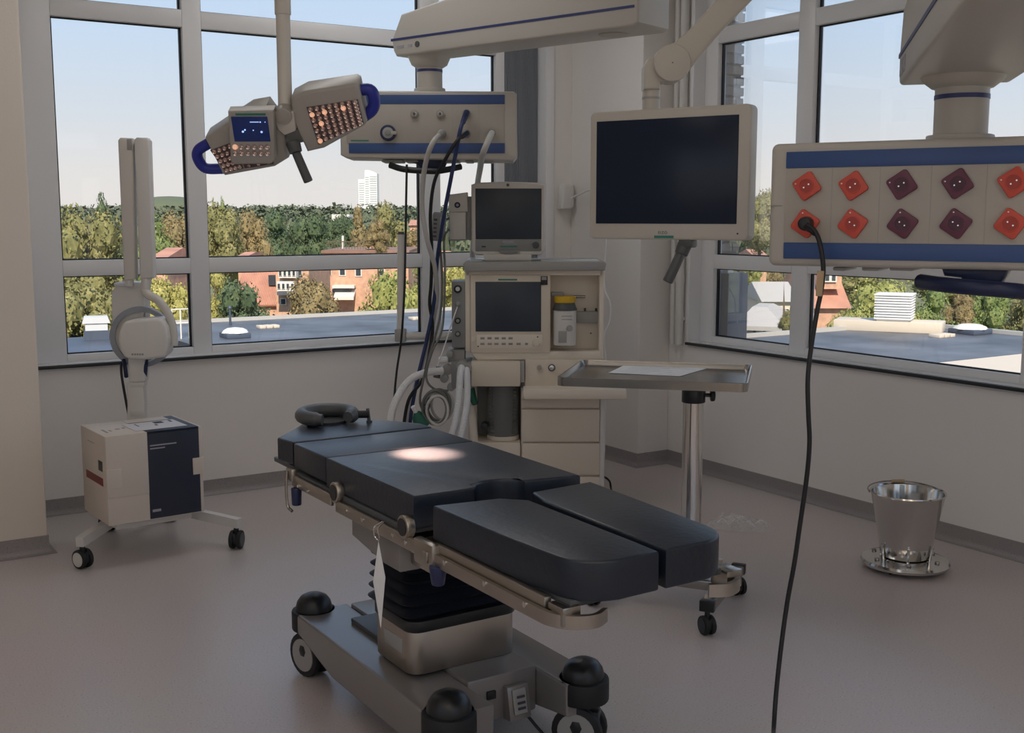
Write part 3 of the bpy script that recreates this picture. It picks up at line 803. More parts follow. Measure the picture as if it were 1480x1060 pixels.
def castor(par, name, loc, rz, r=.05, w=.028, gap=.012, hub='wheel_grey', tyre='black_rubber', fork='black_plastic', top=None):
    """twin-wheel castor; loc = contact point in parent space"""
    top = r*2.1 if top is None else top
    f = MB().cyl((0, 0, r*1.15), (0, 0, top), r*.28, seg=12).box((0, -r*.05, r*1.25), (gap*1.2, r*1.5, r*1.1), .004).sphere((0, 0, r*1.2), r*.62, (gap/r*2.2, 1, 1), 14, 8)
    root = f.build(name, fork, par, loc, (0, 0, rz))
    for sgn in (-1, 1):
        x0 = sgn*gap/2; x1 = sgn*(gap/2+w)
        MB().cyl((x0, 0, r), (x1, 0, r), r, seg=24, bev=.005).build('wheel', tyre, root)
        MB().cyl((x1-sgn*.004, 0, r), (x1+sgn*.0025, 0, r), r*.74, seg=24).build('hub_cap', hub, root)
    return root

# ================================================================== operating table
FT = Frame((1.672, 2.90, 0), 0)
tb = thing('operating_table', FT, 'black cushioned operating table on a grey wheeled pedestal', 'operating table')
ox, oy = FT.loc.x, FT.loc.y
def L2(pts): return [(x-ox, y-oy) for x, y in pts]
def cushion(name, pts, z0, z1, bev=.007): return MB().prism(L2(pts), z0, z1, 'Z', bev, 3).build(name, 'mattress_vinyl', tb)
xl, xr = 1.405, 1.942
cushion('head_cushion', [(xl, 3.592), (xr, 3.592), (xr, 3.68), (1.80, 3.895), (1.56, 3.895), (xl-.012, 3.70)], .762, .842)
cushion('upper_back_cushion', [(xl, 3.312), (xr, 3.290), (xr, 3.586), (xl, 3.586)], .755, .840)
seat = [(xl, 2.708)]
seat += [(1.575, 2.702), (1.60, 2.706)]
for k in range(9):
    a = R(180-180*k/8); seat.append((1.682+.082*cos(a)*1.0, 2.70+.062*sin(a)))
seat += [(1.765, 2.704), (1.79, 2.698), (xr, 2.672), (xr, 3.284), (xl, 3.306)]
cushion('seat_cushion', seat, .745, .841)
def leg_poly(a, b, c, d, y0, r=.10):
    """outer x a, inner x b at the hip; outer c, inner d at the foot"""
    o = [(a, y0), ]
    return o
nl = [(1.408, 2.602), (1.600, 2.575), (1.657, 2.515), (1.650, 2.05), (1.646, 1.955)]
for k in range(9):
    t_ = k/8; a = R(270-90*t_) ; nl.append((1.53+(.105*cos(a)), 2.06+.105*sin(a)) if k else (1.53, 1.952))
nl[-1] = (1.425, 2.06); nl.append((1.412, 2.25))
cushion('leg_cushion', nl, .742, .838)
fl = [(1.927, 2.600), (1.905, 2.25), (1.893, 2.06)]
for k in range(9):
    a = R(0-90*k/8); fl.append((1.785+.105*cos(a), 2.055+.10*sin(a)))
fl += [(1.668, 1.955), (1.686, 2.48), (1.715, 2.585)]
cushion('leg_cushion', fl[::-1], .742, .838)
# plates under the cushions
for nm, p in (('head_plate', (1.43, 3.60, 1.92, 3.84)), ('back_plate', (1.42, 2.73, 1.925, 3.58)), ('leg_plate', (1.43, 2.00, 1.635, 2.58)), ('leg_plate', (1.70, 2.00, 1.885, 2.58))):
    MB().bb((p[0]-ox, p[1]-oy, .728), (p[2]-ox, p[3]-oy, .745), .003).build(nm, 'dark_grey', tb)
# accessory side rails on both sides
for sgn, X in ((-1, 1.392), (1, 1.955)):
    x = X-ox
    MB().bb((x-.006, 3.235-oy, .700), (x+.006, 3.56-oy, .738), .003).build('side_rail', 'steel_satin', tb)
    MB().bb((x-.006, 2.66-oy, .690), (x+.006, 3.20-oy, .728), .003).build('side_rail', 'steel_satin', tb)
    MB().bb((x+(-sgn)*.008, 2.74-oy, .715), (x+(-sgn)*.03, 3.56-oy, .745), .003).build('rail_spacer', 'dark_grey', tb)
    # leg rail that curls inwards at the foot
    inn = -sgn
    pts = [(x, 2.60-oy, .702), (x, 2.35-oy, .702), (x, 2.10-oy, .702), (x+inn*.004, 2.03-oy, .702), (x+inn*.03, 1.985-oy, .702), (x+inn*.08, 1.965-oy, .702), (x+inn*.125, 1.985-oy, .702)]
    P_ = catmull(pts, 6); bmx = bmesh.new(); rows = []
    for i, p in enumerate(P_):
        d = (P_[min(i+1, len(P_)-1)]-P_[max(0, i-1)]).normalized(); n = Vector((-d.y, d.x, 0))
        rows.append([bmx.verts.new(p+n*a+Vector((0, 0, b))) for a, b in ((-.006, -.016), (.006, -.016), (.006, .016), (-.006, .016))])
    for a, b in zip(rows, rows[1:]):
        for k in range(4): bmx.faces.new((a[k], a[(k+1) % 4], b[(k+1) % 4], b[k]))
    bmx.faces.new(rows[0]); bmx.faces.new(rows[-1][::-1]); bmesh.ops.recalc_face_normals(bmx, faces=bmx.faces[:])
    m = MB(); m._merge(bmx); m.build('leg_rail', 'steel_satin', tb)
    MB().bb((x+inn*.008, 2.06-oy, .695), (x+inn*.028, 2.58-oy, .742), .003).build('rail_spacer', 'steel_satin', tb)
    MB().bb((x+inn*.010, 1.99-oy, .690), (x+inn*.060, 2.05-oy, .735), .003).build('end_bracket', 'steel', tb)
    # joint between seat and leg sections
    MB().bb((x-.014, 2.555-oy, .672), (x+.014, 2.665-oy, .742), .008).bb((x-.02, 2.575-oy, .690), (x-.012, 2.60-oy, .720), .002).build('hip_joint', 'steel_satin', tb)
    # round dials standing above the rail
    for Y in (3.198, 2.730):
        MB().cyl((x-.012, Y-oy, .752), (x+.014, Y-oy, .752), .033, seg=28, bev=.003).build('dial_ring', 'steel_satin', tb)
        MB().cyl((x-.0145, Y-oy, .752), (x+.0165, Y-oy, .752), .025, seg=24).build('dial_face', 'black_plastic', tb)
    for Y in (3.50, 3.42, 3.12, 3.00, 2.90, 2.80, 2.72, 2.50, 2.30, 2.12):
        MB().cyl((x+sgn*.004, Y-oy, .710), (x+sgn*.009, Y-oy, .710), .007, seg=10).build('bolt', 'steel_bright', tb)
    MB().cyl((x+inn*.0, 2.548-oy, .69), (x+inn*.0, 2.548-oy, .635), .025, .017, seg=16, bev=.005).build('blue_knob', 'knob_blue', tb)
    MB().cyl((x+.004*sgn, 3.525-oy, .70), (x+.004*sgn, 3.525-oy, .640), .018, .016, seg=14, bev=.004).build('blue_knob', 'knob_blue', tb)
    # clamp at the head end
    MB().bb((x-.012, 3.545-oy, .715), (x+.014, 3.60-oy, .758), .006).build('head_clamp', 'steel_satin', tb)
    MB().tube([(x+sgn*.016, 3.575-oy, .750), (x+sgn*.02, 3.575-oy, .69), (x+sgn*.018, 3.57-oy, .63), (x+sgn*.012, 3.548-oy, .615)], .0055, 8).build('clamp_lever', 'steel', tb)
# housing under the seat
MB().prism([(3.12-oy, .69), (2.80-oy, .69), (2.80-oy, .60), (2.90-oy, .60), (3.12-oy, .632)], 1.405-ox, 1.94-ox, 'X', .004).build('tilt_housing', 'base_paint', tb)
MB().bb((1.44-ox, 2.66-oy, .62), (1.90-ox, 2.80-oy, .69), .006).build('cross_beam', 'steel_satin', tb)
# bellows: stacked pleats
px0, px1, py0, py1 = 1.455, 1.865, 2.865, 3.165
m = MB(); nple = 7; zb0, zb1 = .41, .655; prof = []
for k in range(nple*2+1):
    z = zb0+(zb1-zb0)*k/(nple*2); ins = .026 if k % 2 == 0 else .0
    prof.append((z, ins+(.018*(k/(nple*2)))))
t = bmesh.new(); rows = []
for z, ins in prof:
    rows.append([t.verts.new((px_-ox, py_-oy, z)) for px_, py_ in rrect(px1-px0-2*ins, py1-py0-2*ins, .05-ins*.5, 4, (px0+px1)/2, (py0+py1)/2)])
for a, b in zip(rows, rows[1:]):
    n = len(a)
    for k in range(n): t.faces.new((a[k], a[(k+1) % n], b[(k+1) % n], b[k]))
t.faces.new(rows[-1]); t.faces.new(rows[0][::-1]); m._merge(t)
m.build('bellows', 'bellows_rubber', tb, ang=25)
MB().prism(L2(rrect(.385, .275, .045, 4, 1.665, 3.005)), .375, .412, 'Z', .006).build('collar', 'black_plastic', tb)
MB().prism(L2(rrect(.375, .265, .045, 4, 1.665, 3.005)), .245, .38, 'Z', .004).build('pedestal_cover', 'steel_satin', tb)
MB().bb((1.4755-ox, 2.93-oy, .30), (1.4785-ox, 3.05-oy, .345), .0008).build('rating_plate', 'mid_grey', tb)
# cast base: long rails left and right with a bridge between
for sgn, X0, X1 in ((-1, 1.405, 1.60), (1, 1.845, 1.975)):
    MB().prism([(3.60-oy, .235), (2.60-oy, .235), (2.60-oy, .135), (2.80-oy, .105), (3.30-oy, .105), (3.60-oy, .165)], X0-ox, X1-ox, 'X', .010, 3).build('base_rail', 'base_paint', tb)
MB().bb((1.60-ox, 2.755-oy, .10), (1.845-ox, 3.58-oy, .245), .010).build('base_bridge', 'base_paint', tb)
MB().bb((1.53-ox, 3.14-oy, .235), (1.80-ox, 3.42-oy, .252), .004).build('cable_cover', 'dark_grey', tb)
MB().bb((1.665-ox, 2.747-oy, .175), (1.695-ox, 2.757-oy, .200), .002).build('inlet_socket', 'black_plastic', tb)
MB().prism([(2.757-oy, .205), (2.757-oy, .10), (2.715-oy, .105), (2.735-oy, .205)], 1.725-ox, 1.80-ox, 'X', .003).build('switch_housing', 'base_paint', tb)
MB().box((1.762-ox, 2.722-oy, .160), (.046, .004, .075), .001, 1, (R(-11), 0, 0)).build('switch_plate', 'mid_grey', tb)
for dz in (.0, .018, .034): MB().box((1.764-ox, 2.7185-oy-dz*.2, .175-dz), (.026, .003, .007), 0, 1, (R(-11), 0, 0)).build('switch_mark', 'print_dark', tb)
for k, (bx_, by_, rz) in enumerate(((1.478, 3.615, R(14)), (1.470, 2.635, R(20)), (1.925, 2.625, R(38)), (1.915, 3.615, R(-10)))):
    MB().cyl((bx_-ox, by_-oy, .165), (bx_-ox, by_-oy, .235), .078, seg=32, bev=.006).build('bumper_ring', 'black_rubber', tb)
    MB().lathe([(.064, 0), (.0635, .012), (.058, .032), (.046, .048), (.026, .058), (.0001, .0615)], (bx_-ox, by_-oy, .233), 28).build('bumper_dome', 'black_plastic', tb)
    castor(tb, 'castor', (bx_-ox-.012, by_-oy, 0), rz, .078, .022, .034, top=.17)
# mains lead of the table
m = MB().tube([(1.79-ox, 2.73-oy, .11), (1.83-ox, 2.70-oy, .05), (1.86-ox, 2.62-oy, .009), (1.92-ox, 2.50-oy, .007), (1.95-ox, 2.3-oy, .007)], .005, 8)
m.build('mains_lead', 'cable_black', tb)
# paper tag on a wire loop hooked to the rail
tg = empty('paper_tag', (1.366, 2.852, .424)); tag(tg, 'folded white paper tag hanging from the near rail of the operating table', 'tag')
MB().tube([(.016, .004, .315), (-.006, .012, .300), (-.006, .014, .275), (0, .0, .262), (-.004, -.014, .275), (-.006, -.012, .300), (.016, -.004, .315)], .002, 6).build('wire_loop', 'steel_bright', tg)
t = bmesh.new()
vv = [t.verts.new(p) for p in ((0, 0, .262), (.0135, -.0135, .155), (.002, -.002, 0.0), (-.0130, .0125, .14), (-.004, -.005, .15))]
for f in ((0, 1, 4), (1, 2, 4), (2, 3, 4), (3, 0, 4), (0, 3, 1), (3, 2, 1)): t.faces.new([vv[k] for k in f])
m = MB(); m._merge(t); m.build('paper', 'paper', tg, smooth=False)
# gel head ring
hr = empty('head_ring', (1.655, 3.875, .842)); tag(hr, 'dark grey open gel head ring on the head end of the operating table', 'head rest')
pts = []
for k in range(15):
    a = R(-90+32+k*(296/14)); pts.append((.095*cos(a), .085*sin(a), .030+.004*sin(a)))
MB().tube(pts, lambda t_: .026 if .04 < t_ < .96 else .020, 12, 3).build('ring', 'dark_grey', hr)
MB().cyl((0, .01, .0), (0, .01, .010), .075, seg=24).build('pad', 'black_rubber', hr)
MB().cyl((.085, -.05, .03), (.135, -.075, .03), .014, seg=12).build('stub', 'black_rubber', hr)
rd = empty('upright_rod', (1.79, 3.80, .842)); tag(rd, 'short dark upright rod beside the gel head ring', 'rod')
MB().cyl((0, 0, 0), (-.004, .004, .052), .0065, seg=12, bev=.002).build('rod', 'dark_grey', rd); MB().cyl((0, 0, 0), (0, 0, .006), .011, seg=12).build('foot', 'dark_grey', rd)

# ================================================================== surgical lamp
FLm = Frame(PX(410, 195, D=4.0), -YAW, rx=R(28))
lp = thing('surgical_lamp', FLm, 'two-winged surgical LED lamp with blue end handles, hanging over the table', 'surgical lamp')
kL = F_PX/4.0
rw = [(420, 143), (440, 132.5), (512, 121.7), (517.6, 124.6), (529.8, 178), (526.5, 182.6), (468.5, 215), (444, 220.5), (437, 205), (422, 172)]
lw = [(295.7, 200.4), (328, 179), (359, 159), (383.8, 154.7), (389.4, 162.5), (408, 187), (417, 229.4), (397, 241.7), (324.7, 255), (321.3, 251.7)]
wr = pp(FLm, lp, 'lamp_wing', 'lamp_shell', rw, -.03, .075, .012, 3, at=-.03)
wl = pp(FLm, lp, 'lamp_wing', 'lamp_shell', lw, -.03, .075, .012, 3, at=-.03)
def bil(q, u, v):
    a, b, c, d = [Vector((*FLm.xz(x, y, -.03), 0)) for x, y in q]
    return (a*(1-u)+b*u)*(1-v)+(d*(1-u)+c*u)*v
lens_me = {}
def lenses(par, quad, nu, nv, lit, y=-.031, s=1.0):
    pp(FLm, par, 'lens_tray', 'lens_tray', quad, y-.0015, y+.006, 0, at=-.03)
    for i in range(nu):
        for j in range(nv):
            p = bil(quad, (i+.5)/nu, (j+.5)/nv); mt = 'lens_lit' if (i, j) in lit else 'lens'
            if mt not in lens_me:
                o = MB().lathe([(.0165, 0), (.0150, .004), (.0115, .0075), (.0055, .0045), (.0001, .009)], (0, 0, 0), 10, Matrix.Rotation(pi/2, 4, 'X')).build('lens', mt, par); lens_me[mt] = o.data
            else:
                o = bpy.data.objects.new('lens', lens_me[mt]); col.objects.link(o); o.parent = par
            o.location = (p.x, y, p.y); o.scale = (s, 1, s)
lenses(wr, [(443, 154.7), (517, 143.5), (526, 178.5), (460, 209)], 8, 7, {(0, 1), (2, 1), (0, 6), (1, 3), (5, 1)}, s=.60)
lenses(wl, [(304, 217), (334, 206), (352, 243), (327, 249.5)], 4, 5, set(), s=.58)
lenses(wl, [(352, 236), (395, 230), (396, 237), (354, 243)], 3, 1, set(), s=.5)
# control box on the left wing
cb = pp(FLm, lp, 'control_box', 'lamp_shell', [(329, 162), (395, 160), (397.5, 232), (392, 237.5), (338, 238.5), (333, 233)], -.085, -.03, .008, 3, at=-.085)
rb(FLm, cb, 'control_screen', 'lamp_screen', 333.5, 169, 391, 205, -.088, -.08, .002)
rb(FLm, cb, 'brand_strip', 'teal_mark', 340, 164, 384, 167, -.0865, -.08, .0005)
for (x, y, r) in ((351, 190.5, 1.6), (378, 191, 1.6), (376, 176.7, 1.0), (354, 188, 1.2), (366, 188.5, .9), (383, 176.7, .7)): disc(FLm, cb, 'icon', 'icon_glow', x, y, r, -.0892, -.086, kL, 0, 10)
rb(FLm, cb, 'icon_bar', 'icon_glow', 361, 176.2, 374, 177.1, -.0892, -.086, 0)
q = [(335, 208), (391, 208), (391.5, 226.5), (335.5, 226.5)]
for i in range(6):
    for j in range(2):
        a, b, c, d = [Vector((*FLm.xz(x, y, -.086), 0)) for x, y in q]; u, v = (i+.5)/6, (j+.5)/2
        p = (a*(1-u)+b*u)*(1-v)+(d*(1-u)+c*u)*v; mt = 'lens_lit' if (i, j) == (0, 0) else 'lens'
        o = bpy.data.objects.new('lens', lens_me[mt]); col.objects.link(o); o.parent = cb; o.location = (p.x, -.086, p.y); o.scale = (.62, .8, .62)
# blue handles
def hpts(pts, y): return [FLm.px(x, yy, y) for x, yy in pts]
MB().tube(hpts([(512, 131), (534, 130), (541, 144), (538, 158), (526, 168)], .02), .0215, 12, 6).build('handle', 'lamp_blue', lp)
MB().tube(hpts([(302, 207), (287, 217), (286, 229), (297, 243), (322, 244)], .02), .0195, 12, 6).build('handle', 'lamp_blue', lp)
# hub, fork and bridge
pp(FLm, lp, 'bridge', 'grey_plastic', [(396, 199), (450, 178), (456, 196), (440, 206), (402, 214)], -.01, .05, .006)
pp(FLm, lp, 'fork', 'off_white', [(394, 170), (400, 163), (424, 163), (427, 190), (411, 196), (402, 188)], -.045, .045, .006)
cx, cz = FLm.xz(409, 168, -.05)
MB().cyl((cx, .05, cz), (cx, -.055, cz), 12.5/kL, seg=24, bev=.004).build('pivot', 'lamp_shell', lp)
h0, h1 = FLm.px(423, 205, -.03), FLm.px(428, 221, -.05); h2 = FLm.px(446, 263, -.10)
MB().cyl(h0, h1, .026, .022, seg=16, bev=.003).build('handle_collar', 'dark_grey', lp)
MB().cyl(h1, h2, .0155, .0165, seg=14, bev=.003).build('sterile_handle', 'dark_grey', lp)
# suspension rod to the ceiling
pv = FLm.M @ Vector((cx, 0, cz)); I3 = FLm.I
def w2l(w): return I3 @ Vector(w)
MB().cyl(w2l((pv.x, pv.y, pv.z-.01)), w2l((pv.x, pv.y, CEIL)), .0245, seg=20).build('suspension_rod', 'off_white', lp)
MB().cyl(w2l((pv.x, pv.y, 2.29)), w2l((pv.x, pv.y, 2.47)), .028, seg=20, bev=.003).build('rod_sleeve', 'off_white', lp)
MB().cyl(w2l((pv.x, pv.y, CEIL-.08)), w2l((pv.x, pv.y, CEIL)), .10, seg=28, bev=.01).build('ceiling_rose', 'white_plastic', lp)
ld = bpy.data.lights.new('lamp_beam', 'SPOT'); ld.energy = 3000; ld.spot_size = R(11.2); ld.spot_blend = 1.0; ld.color = (1.0, .56, .36); ld.shadow_soft_size = .02
lo = bpy.data.objects.new('lamp_beam', ld); col.objects.link(lo)
src = FLm.M @ FLm.px(432, 190, -.06); lo.location = src
lo.rotation_euler = (Vector((1.700, 3.190, .84))-src).to_track_quat('-Z', 'Y').to_euler()
# ================================================================== anaesthesia machine
p = PX(770, 520, D=6.2); FM = Frame((p.x, p.y, 0), -YAW); kM = F_PX/6.2
am = thing('anaesthesia_machine', FM, 'beige anaesthesia machine with dark screen and drawer stack behind the table', 'anaesthesia machine')
# lower part
rb(FM, am, 'chassis', 'beige_plastic', 687, 692, 871, 738, .02, .62, .01)
rb(FM, am, 'drawer_cabinet', 'cream_plastic', 753, 561, 871, 694, .02, .60, .006)
for (a, b) in ((577, 590), (592, 639), (641, 687), (689.5, 734)): rb(FM, am, 'drawer', 'beige_drawer', 754.5, a, 866.5, b, -.004, .04, .005)
rb(FM, am, 'cabinet_edge', 'white_plastic', 867.5, 577, 873, 738, -.006, .05, .006)
rb(FM, am, 'bay_back', 'mid_grey', 686, 556, 754, 640, .24, .27, .003)
rb(FM, am, 'bay_floor', 'beige_drawer', 687, 640, 752, 696, .0, .30, .006)
rb(FM, am, 'bay_post', 'cream_plastic', 676, 556, 690, 700, .12, .30, .005)
cx, cz0 = FM.xz(727, 633, .1); _, cz1 = FM.xz(727, 556, .1); rc = 23/kM
c_ = MB().lathe([(.0001, cz0), (rc*.9, cz0), (rc, cz0+.012), (rc, cz1), (.0001, cz1)], (cx, .11, 0), 28).build('absorber_canister', 'absorber_clear', am)
for k in range(13):
    z = cz0+.03+k*(cz1-cz0-.04)/13
    MB().cyl((cx, .11, z), (cx, .11, z+.010), rc*.86, seg=24, bev=.002).build('bellows_ring', 'dark_grey', c_)
MB().cyl((cx, .11, cz0-.006), (cx, .11, cz0+.018), rc*1.03, seg=28, bev=.003).build('canister_base', 'beige_plastic', c_)
disc(FM, am, 'bay_knob', 'black_plastic', 700, 617, 5, .02, .10, kM)
# middle band
rb(FM, am, 'front_module', 'beige_drawer', 681, 523, 752, 559, -.06, .30, .006)
rb(FM, am, 'hinge_strip', 'mid_grey', 752.6, 522, 758, 553, -.05, .10, .002)
rb(FM, am, 'gas_panel', 'beige_drawer', 758.5, 520, 869, 561, -.03, .40, .006)
for x, mt in ((779.5, 'mid_grey'), (797.5, 'chrome')):
    disc(FM, am, 'knob_collar', 'dark_grey' if mt == 'chrome' else 'beige_plastic', x, 532, 5.2, -.036, -.02, kM); disc(FM, am, 'knob', mt, x, 532, 3.6, -.05, -.03, kM)
rb(FM, am, 'work_surface', 'cream_plastic', 756, 563, 906, 578, -.16, .42, .012)
# console
pp(FM, am, 'console', 'cream_plastic', [(672, 391), (872, 391), (872, 519), (690, 521), (673, 507)], .12, .52, .008, at=.0)
rb(FM, am, 'console_side', 'cream_plastic', 866.5, 392, 872, 519, .0, .13, .004)
rb(FM, am, 'console_side', 'cream_plastic', 672, 392, 680, 508, .0, .13, .004)
pp(FM, am, 'console_skirt', 'cream_plastic', [(680, 508), (868, 508), (868, 519), (690, 521)], -.01, .13, .004, at=-.01)
MB().bb((FM.xz(870, 391)[0], .0, FM.xz(870, 398)[1]), (FM.xz(674, 391)[0], .13, FM.xz(870, 391)[1])).build('console_lintel', 'cream_plastic', am)
du = rb(FM, am, 'display_unit', 'beige_plastic', 679.5, 397.5, 795.5, 511, -.02, .12, .008)
rb(FM, du, 'screen', 'screen_dim', 687, 407.5, 782, 479.5, -.0235, -.015, .001)
rb(FM, du, 'key_panel', 'cream_plastic', 689, 484, 784, 504, -.0225, -.015, .001)
rb(FM, du, 'brand_strip', 'teal_mark', 720, 403.3, 747.5, 405.6, -.0215, -.015, .0003)
rb(FM, du, 'alarm_lamp', 'black_plastic', 781.5, 399.5, 791.5, 412, -.0245, -.015, .001)
rb(FM, du, 'alarm_lens', 'mid_grey', 783, 400.3, 790, 405, -.0255, -.0235, .0005)
for x in (697.3, 707.5, 718, 728, 738): rb(FM, du, 'key', 'print_grey', x-3, 487.6, x+3, 490.8, -.0245, -.02, .0005)
for x in (697.3, 707.8, 717.5, 728, 738, 749.5, 761): rb(FM, du, 'key', 'print_grey' if x not in (707.8, 717.5) else 'mid_grey', x-3+(.9 if x > 755 else 0), 495.8, x+3-(.9 if x > 755 else 0), 498.9, -.0245, -.02, .0005)
disc(FM, du, 'trim_knob', 'beige_plastic', 774.5, 496.5, 5.3, -.034, -.02, kM, .003)
disc(FM, du, 'trim_knob', 'beige_plastic', 684, 491, 3.8, -.03, -.01, kM, .003)
for (x, y) in ((777, 487.3), (691, 501)): disc(FM, du, 'indicator', 'print_dark', x, y, 1.1, -.024, -.02, kM, 0, 8)
# vaporiser rail in the recess
rb(FM, am, 'vaporiser_rail', 'mid_grey', 800, 450.5, 867, 467, .085, .125, .002)
for x in (845.5, 861.5): MB().cyl((FM.xz(x, 450, .1)[0], .1, FM.xz(x, 450, .1)[1]-.005), (FM.xz(x, 450, .1)[0], .1, FM.xz(x, 445.5, .1)[1]), .006, seg=10).build('rail_peg', 'dark_grey', am)
disc(FM, am, 'screw', 'dark_grey', 854, 482, 1.2, .116, .125, kM, 0, 8)
MB().cyl(FM.px(829, 429, .09), FM.px(846, 429, .09), .0075, seg=10).build('locking_bar', 'steel', am)
# top shelf
pp(FM, am, 'top_shelf', 'mid_grey', [(669, 382), (673, 378.5), (874, 378.5), (876.5, 381), (875, 391), (672, 392.5)], -.05, .56, .008, at=-.05)
rb(FM, am, 'shelf_badge', 'print_light', 839, 384, 862, 388, -.0515, -.045, .0004)
# left column with gauges
sp = rb(FM, am, 'gauge_panel', 'grey_plastic', 652.5, 407, 672.5, 503, .0, .22, .005)
for (y, r, mt) in ((418, 5.8, 'black_plastic'), (439, 4.6, 'grey_plastic'), (464, 4.6, 'black_plastic'), (483, 4.2, 'dark_grey')):
    disc(FM, sp, 'gauge', mt, 661.5, y, r, -.012, .01, kM, .002)
    disc(FM, sp, 'gauge_face', 'white_plastic' if y == 418 else 'mid_grey', 661.5, y, r*.55, -.016, -.01, kM, .001)
# breathing block
bbk = rb(FM, am, 'breathing_block', 'grey_plastic', 652, 523, 683, 562, -.05, .16, .008)
rb(FM, bbk, 'block_cap', 'mid_grey', 646, 505, 672, 524, .02, .14, .008)
for (x, y, r, d) in ((650, 512, 5, -.02), (668, 530, 8, -.08), (675, 532, 7, -.07), (646, 535, 8, -.02), (642, 548, 6, -.03), (652, 560, 6, -.03)): disc(FM, bbk, 'port', 'mid_grey', x, y, r, d, .02, kM, .003)
rb(FM, bbk, 'valve_dome', 'hose_white', 633, 517.5, 648, 525, .0, .06, .008)
disc(FM, bbk, 'brass_fitting', 'brass', 628, 537, 4, -.02, .03, kM, .002)
disc(FM, bbk, 'brass_fitting', 'brass', 622, 538, 2.6, -.015, .03, kM, .002)
MB().cyl(FM.px(634, 530, 0), FM.px(631, 546, 0), .014, .020, seg=14).build('sample_trap', 'dark_grey', bbk)
# swing arm with upright post
MB().cyl(FM.px(655, 485.5, .10), FM.px(580, 486, .0), .021, seg=16).build('swing_arm', 'off_white', am)
MB().bb((FM.xz(571, 475)[0], -.035, FM.xz(571, 494)[1]), (FM.xz(587, 475)[0], .035, FM.xz(571, 475)[1]), .008).build('arm_clamp', 'mid_grey', am)
MB().cyl(FM.px(578.5, 478, 0), FM.px(579.5, 338, 0), .0185, seg=18).build('arm_post', 'off_white', am)
MB().cyl(FM.px(579.5, 339, 0), FM.px(579.5, 335, 0), .020, .016, seg=18).build('post_cap', 'dark_grey', am)
for x, yb in ((700, .1), (860, .1), (700, .52), (860, .52)):
    q_ = FM.xz(x, 700, .0)[0]; castor(am, 'castor', (q_, yb, 0), .4, .05, .022, .014, top=FM.xz(700, 737, .02)[1]+.02)
# green bellows fittings beside the bay
MB().cyl(FM.px(679, 563, .03), FM.px(687, 585, .0), .028, .016, seg=16, bev=.003).build('green_connector', 'green_rubber', am)
MB().tube([FM.px(676, 560, .08), FM.px(681, 590, .06), FM.px(685, 625, .05), FM.px(686, 660, .05)], .022, 10).build('drain_tube', 'cream_plastic', am)
# --- vaporiser
cx, z0 = FM.xz(816, 498, .02); _, z1 = FM.xz(816, 428, .02); r = 17.5/kM; H_ = z1-z0
vp = tag(empty('vaporiser', FM.M @ Vector((cx, .015, z0)), FM.eul), 'silver-white vaporiser canister with yellow cap in the machine recess', 'vaporiser')
MB().lathe([(.0001, 0), (r*.93, 0), (r*.95, .008), (r*.95, H_*.71), (.0001, H_*.71)], (0, 0, 0), 28).build('body', 'white_plastic', vp)
MB().lathe([(r*1.0, H_*.71), (r*1.0, H_*.745), (r*.93, H_*.77), (r*.80, H_*.875), (.0001, H_*.88)], (0, 0, 0), 28).build('collar', 'dark_grey', vp)
MB().lathe([(.0001, H_*.87), (r*.86, H_*.87), (r*.88, H_*.89), (r*.88, H_*.985), (r*.82, H_), (.0001, H_)], (0, 0, 0), 28).build('cap', 'yellow_cap', vp)
MB().bb((-r*1.15, -.005, H_*.99), (-r*.1, .03, H_*1.08), .006).build('lock_lever', 'grey_plastic', vp)
MB().cyl((r*.35, -r*.8, H_*.36), (r*.35, -r*1.12, H_*.36), .017, seg=16, bev=.003).build('filler_knob', 'mid_grey', vp)
MB().bb((-r*.55, -r*.98, H_*.06), (r*.12, -r*.80, H_*.30), .002).build('sight_label', 'mid_grey', vp)
for k in range(2): MB().bb((-r*.3, -r*.965, H_*(.60-.07*k)), (r*.55, -r*.78, H_*(.612-.07*k)), .0005).build('scale_mark', 'print_grey', vp)
# --- patient monitor on the shelf
zsh = FM.xz(770, 378.5, -.05)[1]
FP = Frame(FM.M @ Vector((FM.xz(733, 370, .1)[0], .1, zsh)), -YAW)
pm = thing('patient_monitor', FP, 'boxy cream patient monitor with dark screen on top of the anaesthesia machine', 'monitor')
top = [(681, 267), (690, 264), (733, 262.5), (779, 264), (787.5, 267)]
pp(FP, pm, 'housing', 'off_white', top+[(788, 272), (787, 362), (782, 369), (688, 369), (681.5, 362)], .0, .17, .010, 3)
rb(FP, pm, 'screen', 'screen_dim', 687, 272.5, 782.5, 346, -.004, .01, .002)
rb(FP, pm, 'lower_bezel', 'grey_plastic', 687, 346.5, 782.5, 363.5, -.003, .01, .003)
rb(FP, pm, 'badge', 'print_light', 726, 347.8, 742.5, 352.5, -.0045, .0, .0005)
rb(FP, pm, 'brand_strip', 'teal_mark', 723, 355.2, 747.5, 357.4, -.0045, .0, .0003)
disc(FP, pm, 'dial', 'dark_grey', 774.5, 354.5, 5, -.016, .0, kM, .003)
rb(FP, pm, 'led', 'print_dark', 696, 355.6, 702, 357.6, -.0045, .0, 0)
disc(FP, pm, 'top_eye', 'dark_grey', 734, 267.5, 2.2, -.004, .01, kM, 0)
pp(FP, pm, 'swivel', 'grey_plastic', [(720, 362), (750, 362), (746, 366), (738, 367.5), (730, 367.5), (724, 366)], -.034, .14, .003, at=.0)
fx0, fz1 = FP.xz(699.5, 367, .0); fx1, _ = FP.xz(768, 367, .0)
MB().bb((fx0, -.03, .0005), (fx1, .17, max(.02, fz1)), .006).build('foot', 'off_white', pm)
